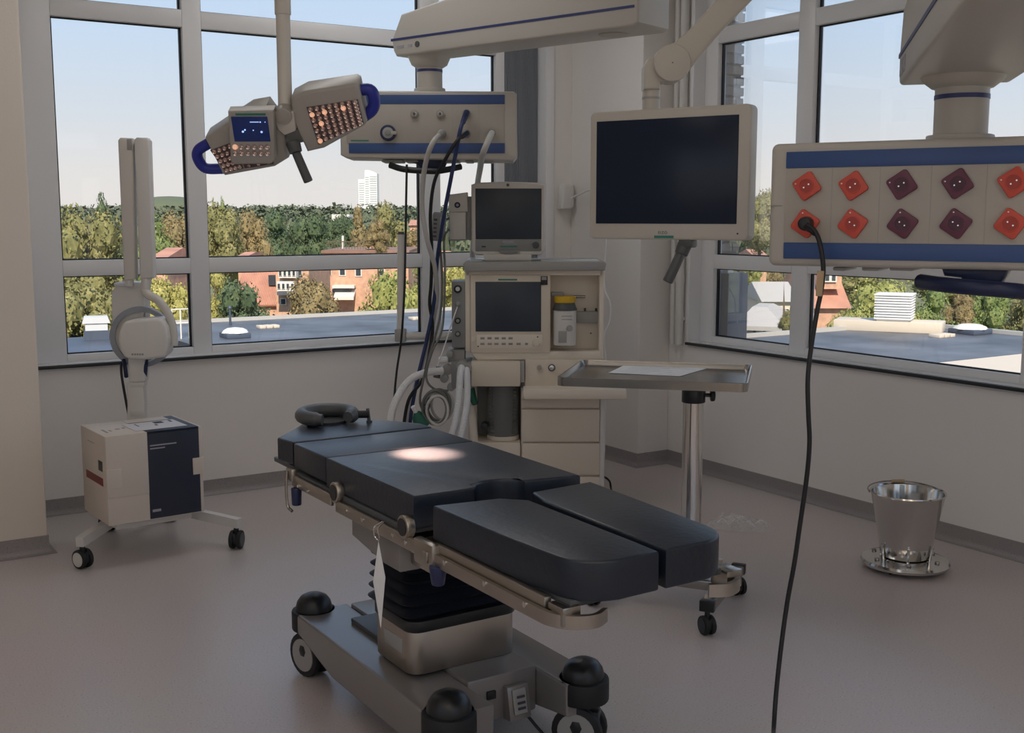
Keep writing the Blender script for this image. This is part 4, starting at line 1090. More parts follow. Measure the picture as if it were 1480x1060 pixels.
mo = rb(FP, pm, 'module_rack', 'mid_grey', 648.5, 281, 674, 348, .02, .17, .006)
rb(FP, mo, 'module', 'off_white', 650, 307, 673, 346, .012, .03, .003)
pp(FP, mo, 'module_lid', 'off_white', [(648, 284), (652, 281), (675, 278), (676, 306), (649, 307)], .014, .16, .004)
disc(FP, mo, 'module_port', 'navy_plastic', 661, 296.5, 4.3, .006, .02, kM, .001); disc(FP, mo, 'port_core', 'print_light', 661, 296.5, 2, .004, .01, kM, .001)
rb(FP, pm, 'side_bracket', 'grey_plastic', 673.5, 284, 682, 347, .03, .15, .004)
# sleeves lying on the shelf
for (a, c, lab) in ((679, 697, 'small clear document sleeve left of the monitor foot'), (782, 866, 'long clear document sleeve right of the monitor foot')):
    x0 = FM.xz(a, 377, .05)[0]; x1 = FM.xz(c, 377, .05)[0]
    dsv = tag(empty('document_sleeve', FM.M @ Vector(((x0+x1)/2, .12, zsh)), FM.eul), lab, 'sleeve', 'document sleeves on the machine shelf')
    w = (x1-x0)/2
    MB().bb((-w, -.11, .0005), (w, .12, .004), .001).build('sheet', 'paper', dsv); MB().bb((-w-.004, -.115, .004), (w+.004, .125, .006), .001).build('cover', 'film_clear', dsv)

# ================================================================== hoses and cables at the machine
def hose(name, pts, r, mt, label, cat='hose', group=None, seg=10, n=7, ribs=None, extra=None):
    P_ = [Vector(q) for q in pts]; o = P_[-1]
    root = tag(empty(name, o), label, cat, group)
    MB().tube([q-o for q in P_], r, seg, n, ribs=ribs).build('tube', mt, root)
    if extra: extra(root, [q-o for q in P_])
    return root
def ends(mt, r, l=.05):
    def f(root, P_):
        d = (P_[1]-P_[0]).normalized(); MB().cyl(P_[0]-d*.012, P_[0]+d*l, r, r*.85, seg=14, bev=.002).build('connector', mt, root)
    return f
D1 = 5.84
hose('gas_hose', [PX(638, 193, D=D1), PX(628, 203, D=D1-.10), PX(619, 222, D=D1-.08), PX(612, 255, D=D1), PX(610, 300, D=5.9), PX(617, 345, D=5.95), PX(628, 385, D=6.05), PX(631, 430, D=6.15), PX(622, 480, D=6.25), PX(606, 540, D=6.3), PX(592, 590, D=6.3), PX(586, 640, D=6.33), PX(584, 690, D=6.36), PX(590, 716, Z=.016), PX(640, 712, Z=.016)], .0135, 'hose_grey', 'light grey gas hose, leftmost of those plugged into the supply pendant', 'hose', 'gas hoses of the supply pendant', extra=ends('mid_grey', .020))
hose('gas_hose', [PX(674, 164, D=D1), PX(666, 185, D=D1-.08), PX(660, 215, D=D1-.05), PX(651, 262, D=D1), PX(640, 320, D=5.95), PX(632, 375, D=6.08), PX(628, 430, D=6.14), PX(617, 490, D=6.2), PX(604, 545, D=6.22), PX(594, 600, D=6.25), PX(591, 650, D=6.3), PX(590, 700, D=6.32), PX(598, 722, Z=.013), PX(650, 722, Z=.013)], .0105, 'cable_blue', 'dark blue gas hose from the upper row outlet of the supply pendant', 'hose', 'gas hoses of the supply pendant', extra=ends('navy_plastic', .016, .08))
hose('gas_hose', [PX(674, 193, D=D1), PX(662, 202, D=D1-.09), PX(645, 228, D=D1-.06), PX(628, 262, D=D1+.02), PX(622, 310, D=5.92), PX(624, 360, D=6.0), PX(623, 410, D=6.1), PX(621, 440, D=6.14), PX(625, 480, D=6.2), PX(612, 545, D=6.2), PX(590, 580, D=6.22), PX(581, 640, D=6.25), PX(578, 695, D=6.25), PX(585, 728, Z=.012), PX(640, 732, Z=.012)], .0095, 'cable_black', 'black gas hose from the lower row outlet of the supply pendant', 'hose', 'gas hoses of the supply pendant', extra=ends('navy_plastic', .014, .06))
hose('suction_hose', [PX(711, 192, D=D1), PX(705, 205, D=D1-.10), PX(697, 225, D=D1-.05), PX(694, 243, D=6.1), PX(690, 268, D=6.62), PX(688, 300, D=6.68), PX(684, 350, D=6.72), PX(682, 385, D=6.84), PX(680, 430, D=6.9)], .0165, 'hose_grey', 'thick grey hose from the rightmost outlet of the supply pendant', 'hose', extra=ends('steel_bright', .013, .07))
hose('hanging_cable', [PX(588, 238, D=5.9), PX(587, 290, D=5.92), PX(586, 350, D=5.96), PX(584.5, 420, D=6.0), PX(580, 490, D=6.08), PX(573, 540, D=6.12), PX(569, 590, D=6.15), PX(567, 650, D=6.2), PX(566, 705, D=6.2), PX(572, 734, Z=.008), PX(620, 742, Z=.008)], .006, 'cable_black', 'thin black cable hanging straight down behind the swing-arm post', 'cable')
# sensor leads with a connector block beside the module rack
hose('sensor_lead', [PX(650, 315, D=6.26), PX(640, 322, D=6.12), PX(636, 350, D=6.08), PX(639, 400, D=6.06), PX(637, 450, D=6.06), PX(628, 490, D=6.05), PX(614, 540, D=6.02), PX(607, 580, D=6.02), PX(616, 600, D=6.03)], .0065, 'cable_grey', 'dark grey sensor lead looping left of the gauge panel', 'cable', 'sensor leads beside the machine')
hose('sensor_lead', [PX(650, 330, D=6.27), PX(642, 345, D=6.10), PX(643, 390, D=6.05), PX(642, 440, D=6.03), PX(638, 480, D=6.02), PX(624, 510, D=6.0), PX(616, 545, D=6.0), PX(627, 562, D=6.0), PX(648, 565, D=6.02)], .006, 'cable_grey', 'dark grey sensor lead curling towards the cable coil', 'cable', 'sensor leads beside the machine')
hose('sample_line', [PX(662, 441, D=6.16), PX(652, 470, D=6.1), PX(641, 505, D=6.08), PX(632, 530, D=6.1)], .0035, 'hose_white', 'thin white sampling line slanting down from the gauge panel', 'cable')
q = PX(636, 330, D=6.14); ck = tag(empty('connector_block', (q.x, q.y, q.z), (0, R(4), -YAW)), 'grey ribbed cable connector block left of the monitor module', 'connector')
MB().bb((-.045, -.03, -.07), (.03, .03, .085), .015, 3).build('body', 'grey_plastic', ck)
for k in range(5): MB().bb((-.035, -.034, -.05+k*.022), (-.015, -.02, -.038+k*.022), .002).build('rib', 'dark_grey', ck)
MB().bb((.0, -.034, -.02), (.018, -.02, .06), .002).build('label_strip', 'print_light', ck)
# coil of grey cable hanging from the breathing block
o = PX(634, 588, D=6.0); cc = tag(empty('cable_coil', o, (0, 0, -YAW)), 'coil of grey cable hanging under the breathing block', 'cable')
rnd = random.Random(9)
for k in range(7):
    rr = rnd.uniform(.058, .085); dx, dz, dy = rnd.uniform(-.02, .02), rnd.uniform(-.02, .015), -.03+k*.011
    MB().tube([(dx+rr*.8*cos(a), dy+.012*sin(a*2), dz+rr*1.1*sin(a)) for a in [2*pi*j/10 for j in range(10)]], .0075, 8, 4, closed=True).build('loop', 'cable_grey' if k % 3 else 'hose_grey', cc)
MB().box((-.062, 0, .0), (.03, .075, .025), .005).build('tie', 'dark_grey', cc)
# breathing hoses
def bh(pts, r, mt, lab):
    P_ = catmull(pts, 10); n = len(P_)
    return hose('breathing_hose', P_, r, mt, lab, 'hose', 'breathing hoses', seg=14, n=3, ribs=.05)
bh([PX(667, 531, D=6.1), PX(665, 545, D=6.02), PX(663, 575, D=5.98), PX(658, 610, D=5.95), PX(651, 640, D=5.95), PX(647, 700, D=5.96), PX(648, 740, D=5.94), PX(660, 755, Z=.02), PX(690, 755, Z=.02)], .0185, 'hose_clear', 'clear corrugated breathing hose, left of the hanging pair')
bh([PX(674, 534, D=6.1), PX(675, 548, D=6.02), PX(675, 580, D=5.98), PX(670, 612, D=5.95), PX(664, 645, D=5.95), PX(661, 700, D=5.98), PX(661, 730, D=5.98), PX(672, 746, Z=.02), PX(700, 744, Z=.02)], .0175, 'hose_clear', 'clear corrugated breathing hose, right of the hanging pair')
bh([PX(640, 536, D=6.16), PX(612, 540, D=6.12), PX(590, 552, D=6.08), PX(572, 580, D=6.05), PX(564, 612, D=6.05), PX(562, 660, D=6.05), PX(562, 710, D=6.05), PX(572, 745, Z=.022), PX(610, 752, Z=.022)], .020, 'hose_white', 'white corrugated breathing hose arching left behind the table')
# green mask holder near the coil
o = PX(607, 606, D=6.02); gm = tag(empty('green_mask', o, (R(20), R(-25), -YAW)), 'green rubber face mask hanging below the cable coil', 'mask')
MB().lathe([(.012, .05), (.016, .045), (.035, .02), (.052, -.03), (.047, -.035), (.03, .01), (.012, .04)], (0, 0, 0), 20).build('cup', 'green_rubber', gm); MB().cyl((0, 0, .04), (0, 0, .085), .013, seg=12).build('stem', 'hose_white', gm)

# ================================================================== supply pendant (left)
FS = Frame(PX(620, 180, D=5.9), -YAW); kS = F_PX/5.9
sp1 = thing('supply_pendant', FS, 'cream gas supply pendant with blue bands and hoses, on a ceiling arm', 'supply pendant')
pp(FS, sp1, 'housing', 'pendant_shell', [(491, 135), (497, 131), (742, 132), (747, 136), (747.5, 226), (742, 232.5), (500, 228.5), (492, 224)], .0, .30, .010, 3)
rb(FS, sp1, 'front_panel', 'pendant_panel', 500, 150, 729, 207, -.004, .01, .001)
rb(FS, sp1, 'blue_band', 'band_blue', 504, 137, 729.5, 150.5, -.006, .01, .001); rb(FS, sp1, 'blue_band', 'band_blue', 504, 207, 729.5, 221.5, -.006, .01, .001)
for x in (541, 579, 617, 654, 692): rb(FS, sp1, 'seam', 'mid_grey', x-.3, 151, x+.3, 206.5, -.0045, .0, 0)
rb(FS, sp1, 'brand_strip', 'teal_mark', 507, 202.3, 533, 204.2, -.0055, .0, .0002)
def outlet(x, y, r, mt): 
    o = disc(FS, sp1, 'gas_outlet', mt, x, y, r, -.020, .0, kS, .003); disc(FS, o, 'outlet_ring', 'steel', x, y, r*.68, -.026, -.018, kS, .002); disc(FS, o, 'outlet_core', 'dark_grey', x, y, r*.32, -.030, -.02, kS, .001)
for x, y in ((598.5, 164.5), (636, 164.5), (674, 163.5), (638.5, 193), (674, 193)): outlet(x, y, 6.2, 'mid_grey')
outlet(711, 192, 5, 'black_plastic')
bo = disc(FS, sp1, 'large_outlet', 'navy_plastic', 560.5, 192, 11.5, -.030, .0, kS, .004); disc(FS, bo, 'outlet_face', 'mid_grey', 560.5, 192, 8, -.034, -.025, kS, .002); rb(FS, bo, 'outlet_notch', 'pendant_panel', 564, 189.5, 573, 194.5, -.0355, -.02, .001); disc(FS, bo, 'outlet_core', 'grey_plastic', 560.5, 192, 4.5, -.038, -.03, kS, .002)
for (a, c) in ((551, 582), (585, 604), (640, 664), (672, 684), (692, 714)): rb(FS, sp1, 'underside_fitting', 'mid_grey', a, 231, c, 234.5, .03, .2, .008, at=.03)
# navy push handle
pp(FS, sp1, 'handle_bracket', 'navy_plastic', [(588, 229), (653, 230), (645, 236), (639, 250), (611, 250), (603, 237), (589, 234)], .06, .12, .006, at=.06)
MB().tube([FS.px(564, 239, .04), FS.px(585, 245, .0), FS.px(625, 247.5, -.02), FS.px(645, 245.5, .0), FS.px(666, 241, .04)], .0165, 12, 6).build('push_handle', 'black_plastic', sp1)
# neck and hub
nx = FS.xz(621, 130, .15)[0]; zt = FS.xz(621, 131.5, .15)[1]; zr = FS.xz(621, 103, .15)[1]; zn = FS.xz(621, 78, .15)[1]
MB().cyl((nx, .15, zt-.01), (nx, .15, zn), .068, seg=28).build('neck', 'pendant_shell', sp1); MB().cyl((nx, .15, zt-.012), (nx, .15, zt+.012), .083, seg=28, bev=.004).build('neck_flange', 'pendant_shell', sp1)
MB().cyl((nx, .15, zr-.007), (nx, .15, zr+.007), .0695, seg=28).build('neck_ring', 'line_blue', sp1)
hubw = FS.M @ Vector((nx, .15, zn))
FA = Frame(hubw, R(17.8)); aL = empty('tmp_arm')
bpy.data.objects.remove(aL)
def toS(fr2, v): return FS.I @ (fr2.M @ Vector(v))
def arm_mesh(fr_from, fr_to, poly, x0, x1, bev):
    """side profile poly (y,z) swept across x in one frame, re-expressed in the parent's frame"""
    return MB().prism(poly, x0, x1, 'X', bev, 3, M=fr_to.I @ fr_from.M)
# half-drum hub
MB().lathe([(.0001, -.085), (.06, -.080), (.095, -.058), (.112, -.02), (.114, .0), (.0001, .0)], toS(FA, (0, 0, .0)), 28).build('hub', 'pendant_shell', sp1)
endp = 1.40
side = [(.14, .015), (.15, .07), (.08, .195), (-.3, .245), (-endp+.05, .265), (-endp, .235), (-endp, .0), (-endp+.03, -.015), (.12, -.015)]
m = arm_mesh(FA, FS, side, -.13, .13, .012); m.build('support_arm', 'pendant_shell', sp1)
MB().prism([(.153, .064), (.153, .076), (-endp+.02, .076), (-endp+.02, .064)], -.1325, .1325, 'X', 0, M=FS.I @ FA.M).build('arm_stripe', 'line_blue', sp1)
for (y, w_) in ((.11, .05), (.03, .03)): MB().prism([(y, .022), (y, .037), (y-w_, .037), (y-w_, .022)], -.1315, -.12, 'X', 0, M=FS.I @ FA.M).build('arm_print', 'print_light', sp1)
MB().cyl(toS(FA, (-.128, -.04, .032)), toS(FA, (-.134, -.04, .032)), .016, seg=14).build('arm_emblem', 'dark_grey', sp1)
MB().cyl(toS(FA, (0, -endp+.22, .24)), toS(FA, (0, -endp+.22, CEIL-hubw.z)), .085, seg=28).build('ceiling_column', 'pendant_shell', sp1)
MB().cyl(toS(FA, (0, -endp+.22, -.014)), toS(FA, (0, -endp+.22, -.022)), .07, seg=28).build('bearing_cover', 'pendant_panel', sp1)

# ================================================================== socket pendant (right)
FR = Frame(PX(1125, 290, D=3.2), -YAW-R(30)); kR = F_PX/3.05
sp2 = thing('socket_pendant', FR, 'cream pendant with red and purple power sockets between blue bands', 'supply pendant')
xl_, zt_ = FR.xz(1114, 208); _, zb_ = FR.xz(1112, 384); xr_ = FR.xz(1480, 300)[0]+.26
MB().bb((xl_, 0, zb_), (xr_, .30, zt_), .018, 3).build('housing', 'pendant_shell', sp2)
x0p = FR.xz(1135, 300)[0]; x1p = xr_-.05
zA = FR.xz(1136, 220)[1]; zB = FR.xz(1136, 243.5)[1]; zC = FR.xz(1132, 350.5)[1]; zD = FR.xz(1131, 373.5)[1]
MB().bb((x0p, -.006, zB), (x1p, .01, zA), .001).build('blue_band', 'band_blue', sp2); MB().bb((x0p, -.006, zD), (x1p, .01, zC), .001).build('blue_band', 'band_blue', sp2)
MB().bb((x0p, -.004, zC), (x1p, .01, zB), .001).build('front_panel', 'pendant_panel', sp2)
MB().bb((xl_-.002, -.003, FR.xz(1116, 298)[1]), (x0p-.01, .28, FR.xz(1116, 297)[1]), 0).build('seam', 'mid_grey', sp2)
for x in (1202, 1271, 1345, 1425): 
    xs = FR.xz(x, 297)[0]; MB().bb((xs-.0006, -.0045, zC), (xs+.0006, .0, zB)).build('seam', 'mid_grey', sp2)
sock = [(1167, 269, 'red', 34), (1234, 268.5, 'red', 34), (1304, 267, 'purple', 34), (1384.5, 265.5, 'purple', 34), (1466, 263.5, 'red', 34),
        (1164.5, 323.5, 'red', -34), (1233, 323.5, 'red', -34), (1305, 323.5, 'purple', -34), (1382, 323.5, 'purple', -34), (1461, 323.5, 'red', -34)]
for (x, y, c, a) in sock:
    cx, cz = FR.xz(x, y, -.004); M_ = Matrix.Translation((cx, 0, cz)) @ Matrix.Rotation(R(-a), 4, 'Y')
    s_ = MB().prism(rrect(.062, .062, .008, 4), -.016, -.002, 'Y', .003, 2, M=M_).build('socket', 'socket_'+c, sp2)
    MB().cyl((cx, -.0166, cz), (cx, -.014, cz), .0185, seg=24).build('socket_well', 'socket_'+c+'_dark', s_); MB().lathe([(.0185, .014), (.0185, .0185), (.0205, .0185), (.0215, .014)], (cx, 0, cz), 28, Matrix.Rotation(pi/2, 4, 'X')).build('socket_rim', 'socket_'+c, s_)  # flat dark disc inside the rim imitates the shaded socket recess
    for dx in (-.008, .008):
        v = Matrix.Rotation(R(-a), 4, 'Y') @ Vector((dx, 0, 0)); MB().cyl((cx+v.x, -.0180, cz+v.z), (cx+v.x, -.0150, cz+v.z), .0022, seg=8).build('contact', 'steel_bright', s_)
    v = Matrix.Rotation(R(-a), 4, 'Y') @ Vector((-.0215, 0, .0215)); MB().cyl((cx+v.x, -.0180, cz+v.z), (cx+v.x, -.0155, cz+v.z), .0022, seg=8).build('indicator', 'paper', s_)
for (a, c) in ((1203, 1222), (1245, 1270), (1285, 1320)): rb(FR, sp2, 'underside_fitting', 'mid_grey', a, 386, c, 392, .06, .2, .008)
# navy push handle under the box
zh = FR.xz(1400, 398, .08)[1]; xh = FR.xz(1408, 400, .05)[0]
pp(FR, sp2, 'handle_bracket', 'navy_plastic', [(1360, 388), (1460, 386), (1452, 402), (1438, 424), (1402, 424), (1388, 402), (1364, 399)], .05, .13, .01, at=.05)
MB().tube([FR.px(1331, 407, .10), FR.px(1365, 412, .02), FR.px(1410, 416, -.015), FR.px(1460, 420, .0), FR.px(1500, 424, .10)], .021, 12, 6).build('push_handle', 'navy_plastic', sp2)
# neck, hub and arm
nx, _ = FR.xz(1388, 190, .15); zt2 = FR.xz(1388, 196, .15)[1]; zr2 = FR.xz(1388, 141, .15)[1]; zn2 = FR.xz(1388, 122, .15)[1]
MB().cyl((nx, .15, zt_-.01), (nx, .15, zn2), .070, seg=32).build('neck', 'pendant_shell', sp2); MB().cyl((nx, .15, zt_-.004), (nx, .15, zt_+.016), .088, seg=32, bev=.004).build('neck_flange', 'pendant_shell', sp2)
MB().cyl((nx, .15, zr2-.006), (nx, .15, zr2+.006), .0715, seg=32).build('neck_ring', 'line_blue', sp2)
hub2 = FR.M @ Vector((nx, .15, zn2)); FA2 = Frame(hub2, -R(46.5))
MB().lathe([(.0001, -.012), (.080, -.010), (.103, .008), (.115, .035), (.118, .065), (.0001, .065)], FR.I @ hub2, 32).build('hub', 'pendant_shell', sp2)
L2_ = 1.35
side = [(.19, .065), (.20, .11), (.13, .23), (-.3, .28), (-L2_, .29), (-L2_, .02), (.17, .02)]
MB().prism(side, -.15, .15, 'X', .012, 3, M=FR.I @ FA2.M).build('support_arm', 'pendant_shell', sp2)
MB().prism([(.203, .098), (.203, .110), (-L2_+.02, .110), (-L2_+.02, .098)], -.1525, .1525, 'X', 0, M=FR.I @ FA2.M).build('arm_stripe', 'line_blue', sp2)
for (y, w_) in ((.16, .09), (.05, .05)): MB().prism([(y, .042), (y, .085), (y-w_, .085), (y-w_, .042)], -.1515, -.14, 'X', 0, M=FR.I @ FA2.M).build('arm_print', 'print_light', sp2)
MB().cyl(FR.I @ (FA2.M @ Vector((0, -L2_+.2, .28))), FR.I @ (FA2.M @ Vector((0, -L2_+.2, CEIL-hub2.z))), .085, seg=28).build('ceiling_column', 'pendant_shell', sp2)
# plug and cable
cx, cz = FR.xz(1164.5, 323.5, -.03); PW = FR.M @ Vector((cx, -.03, cz))
c0 = [FR.M @ FR.px(x, y, d) for x, y, d in ((1166, 325, -.05), (1175, 331, -.055), (1183, 345, -.05), (1188, 368, -.05), (1190, 392, -.05))]
c1 = [PX(x, y, D=d) for x, y, d in ((1187, 420, 3.12), (1181, 450, 3.12), (1172, 505, 3.12), (1167.5, 550, 3.12), (1168.5, 600, 3.13), (1170, 640, 3.14), (1166, 690, 3.16), (1156, 760, 3.18), (1148, 815, 3.19), (1138, 870, 3.2), (1129, 935, 3.2), (1122, 1000, 3.2), (1118.5, 1050, 3.2))]
last = PX(1117, 1090, Z=.012)
cr_ = c0+c1+[last+Vector((0, 0, .05)), last, last+Vector((-.1, -.25, -.003))]
def plug_extra(root, P_):
    o = cr_[-1]; f = lambda v: FR.M @ Vector(v)-o
    MB().cyl(f((cx, -.016, cz)), f((cx, -.050, cz)), .0205, .018, seg=20, bev=.004).build('plug', 'black_plastic', root)
    MB().cyl(f((cx+.004, -.042, cz-.004)), f((cx+.034, -.046, cz-.028)), .0115, .008, seg=14, bev=.002).build('strain_relief', 'black_plastic', root)
    a = PX(1186, 392, D=3.1)-o; b = PX(1184, 428, D=3.12)-o; c = Frame((0, 0, 0), -YAW-R(20))
    mid = (a+b)/2; MB().box(mid, (.018, .004, (a-b).length), .001, 1, (0, R(2), -YAW-R(20))).build('tape_flag', 'tape_beige', root)
hose('power_cable', cr_, .0068, 'cable_black', 'black power cable plugged into the socket pendant and hanging to the floor', 'cable', extra=plug_extra, n=6)
# ================================================================== flat display on ceiling arm
FD = Frame(PX(965, 250, D=3.62), -YAW-R(33)); kD = F_PX/3.62
fd = thing('flat_display', FD, 'large cream-framed flat display on a bent ceiling arm', 'display')
x0, _ = FD.xz(852.5, 250); x1, _ = FD.xz(1084, 250)
zt = (FD.xz(855, 162.5)[1]+FD.xz(1080, 149.5)[1])/2; zb = (FD.xz(856, 342.5)[1]+FD.xz(1080, 351)[1])/2
w, h = x1-x0, zt-zb; cx, cz = (x0+x1)/2, (zt+zb)/2
MB().prism(rrect(w, h, .018, 5, cx, cz), .0, .055, 'Y', .006, 3).build('housing', 'pendant_shell', fd)
sx0 = (FD.xz(861, 176)[0]+FD.xz(863.5, 320)[0])/2; sx1 = FD.xz(1066.5, 245)[0]; sz1 = (FD.xz(861, 176.4)[1]+FD.xz(1066.7, 165.3)[1])/2; sz0 = (FD.xz(864, 320)[1]+FD.xz(1066, 327.4)[1])/2
MB().bb((sx0, -.0022, sz0), (sx1, .006, sz1), .0008).build('screen', 'screen_glass', fd)
MB().prism([(x0+.04, zb+.05), (x1-.04, zb+.05), (x1-.04, zt-.05), (x0+.04, zt-.05)], .05, .085, 'Y', .008).build('back_cover', 'pendant_shell', fd)
bx_, bz_ = FD.xz(959.5, 342.5); MB().bb((bx_-.034, -.0012, bz_-.0042), (bx_+.034, .003, bz_+.0042)).build('brand_strip', 'teal_mark', fd)
text('lettering', 'EIZO', .0125, 'print_dark', fd, (FD.xz(958, 336.5)[0], -.0012, FD.xz(958, 336.5)[1]), (pi/2, 0, 0), .0004, 'CENTER', 1.25)
MB().cyl((FD.xz(1066, 338)[0], -.0015, FD.xz(1066, 338)[1]), (FD.xz(1066, 338)[0], .003, FD.xz(1066, 338)[1]), .003, seg=10).build('power_led', 'print_dark', fd)
# yoke, elbow and arm
FE = Frame(PX(955, 120, D=3.72), -YAW); kE = F_PX/3.72
def E2D(v): return FD.I @ (FE.M @ Vector(v))
ME = FD.I @ FE.M
ax, az = FE.xz(942, 158); _, az2 = FE.xz(945, 100)
MB().cyl(E2D((ax, .02, az-.06)), E2D((ax, .02, az2)), .0290, seg=22).build('neck', 'pendant_shell', fd)
MB().cyl(E2D((ax, .02, FE.xz(942, 143)[1])), E2D((ax, .02, FE.xz(942, 139.5)[1])), .0302, seg=22).build('neck_seam', 'mid_grey', fd)
el = [(929.5, 130), (930, 97), (937, 85), (950, 78), (966, 70), (985, 75), (986, 105), (972, 118), (953.5, 120), (953, 130)]
MB().prism([FE.xz(x, y) for x, y in el], -.02, .06, 'Y', .008, 3, M=ME).build('elbow', 'pendant_shell', fd)
ex, ez = FE.xz(969, 93.5)
MB().cyl(E2D((ex, -.050, ez)), E2D((ex, .06, ez)), 26/kE, seg=36, bev=.004).build('elbow_disc', 'pendant_shell', fd)
MB().cyl(E2D((ex, -.0508, ez)), E2D((ex, -.049, ez)), 1/kE, seg=8).build('disc_mark', 'dark_grey', fd)
ar = [(957, 70.5), (975, 62), (1000, 40), (1035, 0), (1140, -120), (1168, -150), (1202, -118), (1180, -90), (1087, 0), (1040, 48), (1003, 92), (988, 112), (972, 118), (955, 105)]
MB().prism([FE.xz(x, y) for x, y in ar], -.038, .05, 'Y', .010, 3, M=ME).build('spring_arm', 'pendant_shell', fd)
jx, jz = FE.xz(1180, -128)
MB().cyl(E2D((jx, -.05, jz)), E2D((jx, .07, jz)), .062, seg=28, bev=.004).build('shoulder', 'pendant_shell', fd)
MB().cyl(E2D((jx, .01, jz)), E2D((jx, .01, CEIL-FE.loc.z)), .045, seg=24).build('ceiling_tube', 'pendant_shell', fd)
MB().cyl(E2D((jx, .01, CEIL-FE.loc.z-.07)), E2D((jx, .01, CEIL-FE.loc.z)), .12, seg=28, bev=.01).build('ceiling_rose', 'white_plastic', fd)
MB().bb((E2D((ax, .02, 0)).x-.05, .045, cz-.05), (E2D((ax, .02, 0)).x+.05, E2D((ax, .02, 0)).y+.01, FD.I[2][3]*0+E2D((ax, .02, az-.04)).z), .01).build('mount_plate', 'pendant_shell', fd)
# sterile grip under the display
FG = FD
MB().bb((FD.xz(979, 352)[0], .005, FD.xz(979, 358)[1]), (FD.xz(999, 352)[0], .05, zb+.004), .006).build('grip_bracket', 'dark_grey', fd)
MB().cyl(FD.px(990, 353, .03), FD.px(984, 368, .02), .024, .021, seg=16, bev=.003).build('grip_collar', 'dark_grey', fd)
MB().cyl(FD.px(985, 365, .02), FD.px(964.5, 408, -.01), .0165, seg=14, bev=.003).build('sterile_grip', 'dark_grey', fd)
# wall transmitter with a white lead
q = PX(812, 285, Y=WA); tr_ = tag(empty('wall_transmitter', (q.x, WA, q.z)), 'small white wedge-shaped transmitter on the wall beside the display', 'transmitter')
MB().prism([(-.050, -.085), (.040, -.080), (.048, .085), (-.030, .085)], -.075, -.002, 'Y', .012, 3).build('body', 'white_plastic', tr_)
MB().bb((.02, -.079, -.07), (.046, -.05, .07), .006).build('side_strip', 'off_white', tr_)
MB().cyl((.045, -.04, -.005), (.075, -.045, .0), .011, .008, seg=12).build('jack', 'hose_white', tr_)
hose('white_lead', [PX(826, 286, D=7.62), PX(840, 280, D=7.55), PX(856, 276, D=7.45), PX(872, 300, D=7.35), PX(876, 350, D=7.3), PX(873, 390, D=7.28), PX(874, 418, D=7.25), PX(882, 440, D=7.2), PX(881, 465, D=7.2), PX(873, 490, D=7.2), PX(876, 540, D=7.2), PX(872, 700, D=7.25)], .0055, 'hose_white', 'white lead running from the wall transmitter down behind the machine', 'cable')
# small dark cable on the floor at the machine foot
hose('floor_lead', [FM.M @ Vector((FM.xz(868, 690, .3)[0], .3, .10)), PX(874, 690, D=6.7), PX(881, 696, D=6.72), PX(883, 706, D=6.72), PX(884, 716, Z=.006), PX(870, 722, Z=.006)], .006, 'cable_black', 'short dark lead curling to the floor at the machine foot', 'cable')

# ================================================================== instrument stand with tray
ps = PX(1001, 640, D=4.75); FY = Frame((ps.x, ps.y, 0), -R(46))
st = thing('instrument_stand', FY, 'stainless steel tray stand with thick polished pole and castors', 'instrument stand')
ZT = .940
cor = [FY.pz(x, y, ZT) for x, y in ((798, 547), (1073, 553), (1094, 527), (843, 521))]
ccx = sum(c.x for c in cor)/4; ccy = sum(c.y for c in cor)/4
wT = ((cor[1]-cor[0]).length+(cor[2]-cor[3]).length)/2; dT = ((cor[2]-cor[1]).length+(cor[3]-cor[0]).length)/2
# tray: sheet with upright rolled rim
t = bmesh.new()
def ringv(w, d, r, z): return [t.verts.new((x, y, z)) for x, y in rrect(w, d, r, 5, ccx, ccy)]
rg = [ringv(wT, dT, .035, ZT-.036), ringv(wT, dT, .035, ZT), ringv(wT-.010, dT-.010, .031, ZT+.001), ringv(wT-.012, dT-.012, .030, ZT-.004), ringv(wT-.030, dT-.030, .026, ZT-.022)]
for a, b in zip(rg, rg[1:]):
    n = len(a)
    for k in range(n): t.faces.new((a[k], a[(k+1) % n], b[(k+1) % n], b[k]))
t.faces.new(rg[-1]); t.faces.new(rg[0][::-1]); bmesh.ops.recalc_face_normals(t, faces=t.faces[:])
m = MB(); m._merge(t); m.build('tray', 'steel', st, ang=30)
MB().bb((-.04, -.04, ZT-.050), (.04, min(.2, ccy+.1), ZT-.0365), .004).build('tray_bracket', 'dark_grey', st)
MB().cyl((0, 0, .10), (0, 0, ZT-.09), .0425, seg=36).build('pole', 'steel_bright', st)
MB().cyl((0, 0, ZT-.105), (0, 0, ZT-.045), .049, seg=32, bev=.004).build('collar', 'black_plastic', st)
kn = RT.copy(); kl = FY.I.to_3x3() @ kn
MB().cyl(Vector((0, 0, ZT-.075))+kl*.04, Vector((0, 0, ZT-.075))+kl*.075, .008, seg=10).cyl(Vector((0, 0, ZT-.075))+kl*.07, Vector((0, 0, ZT-.075))+kl*.088, .027, seg=10, bev=.005).build('clamp_knob', 'black_plastic', st)
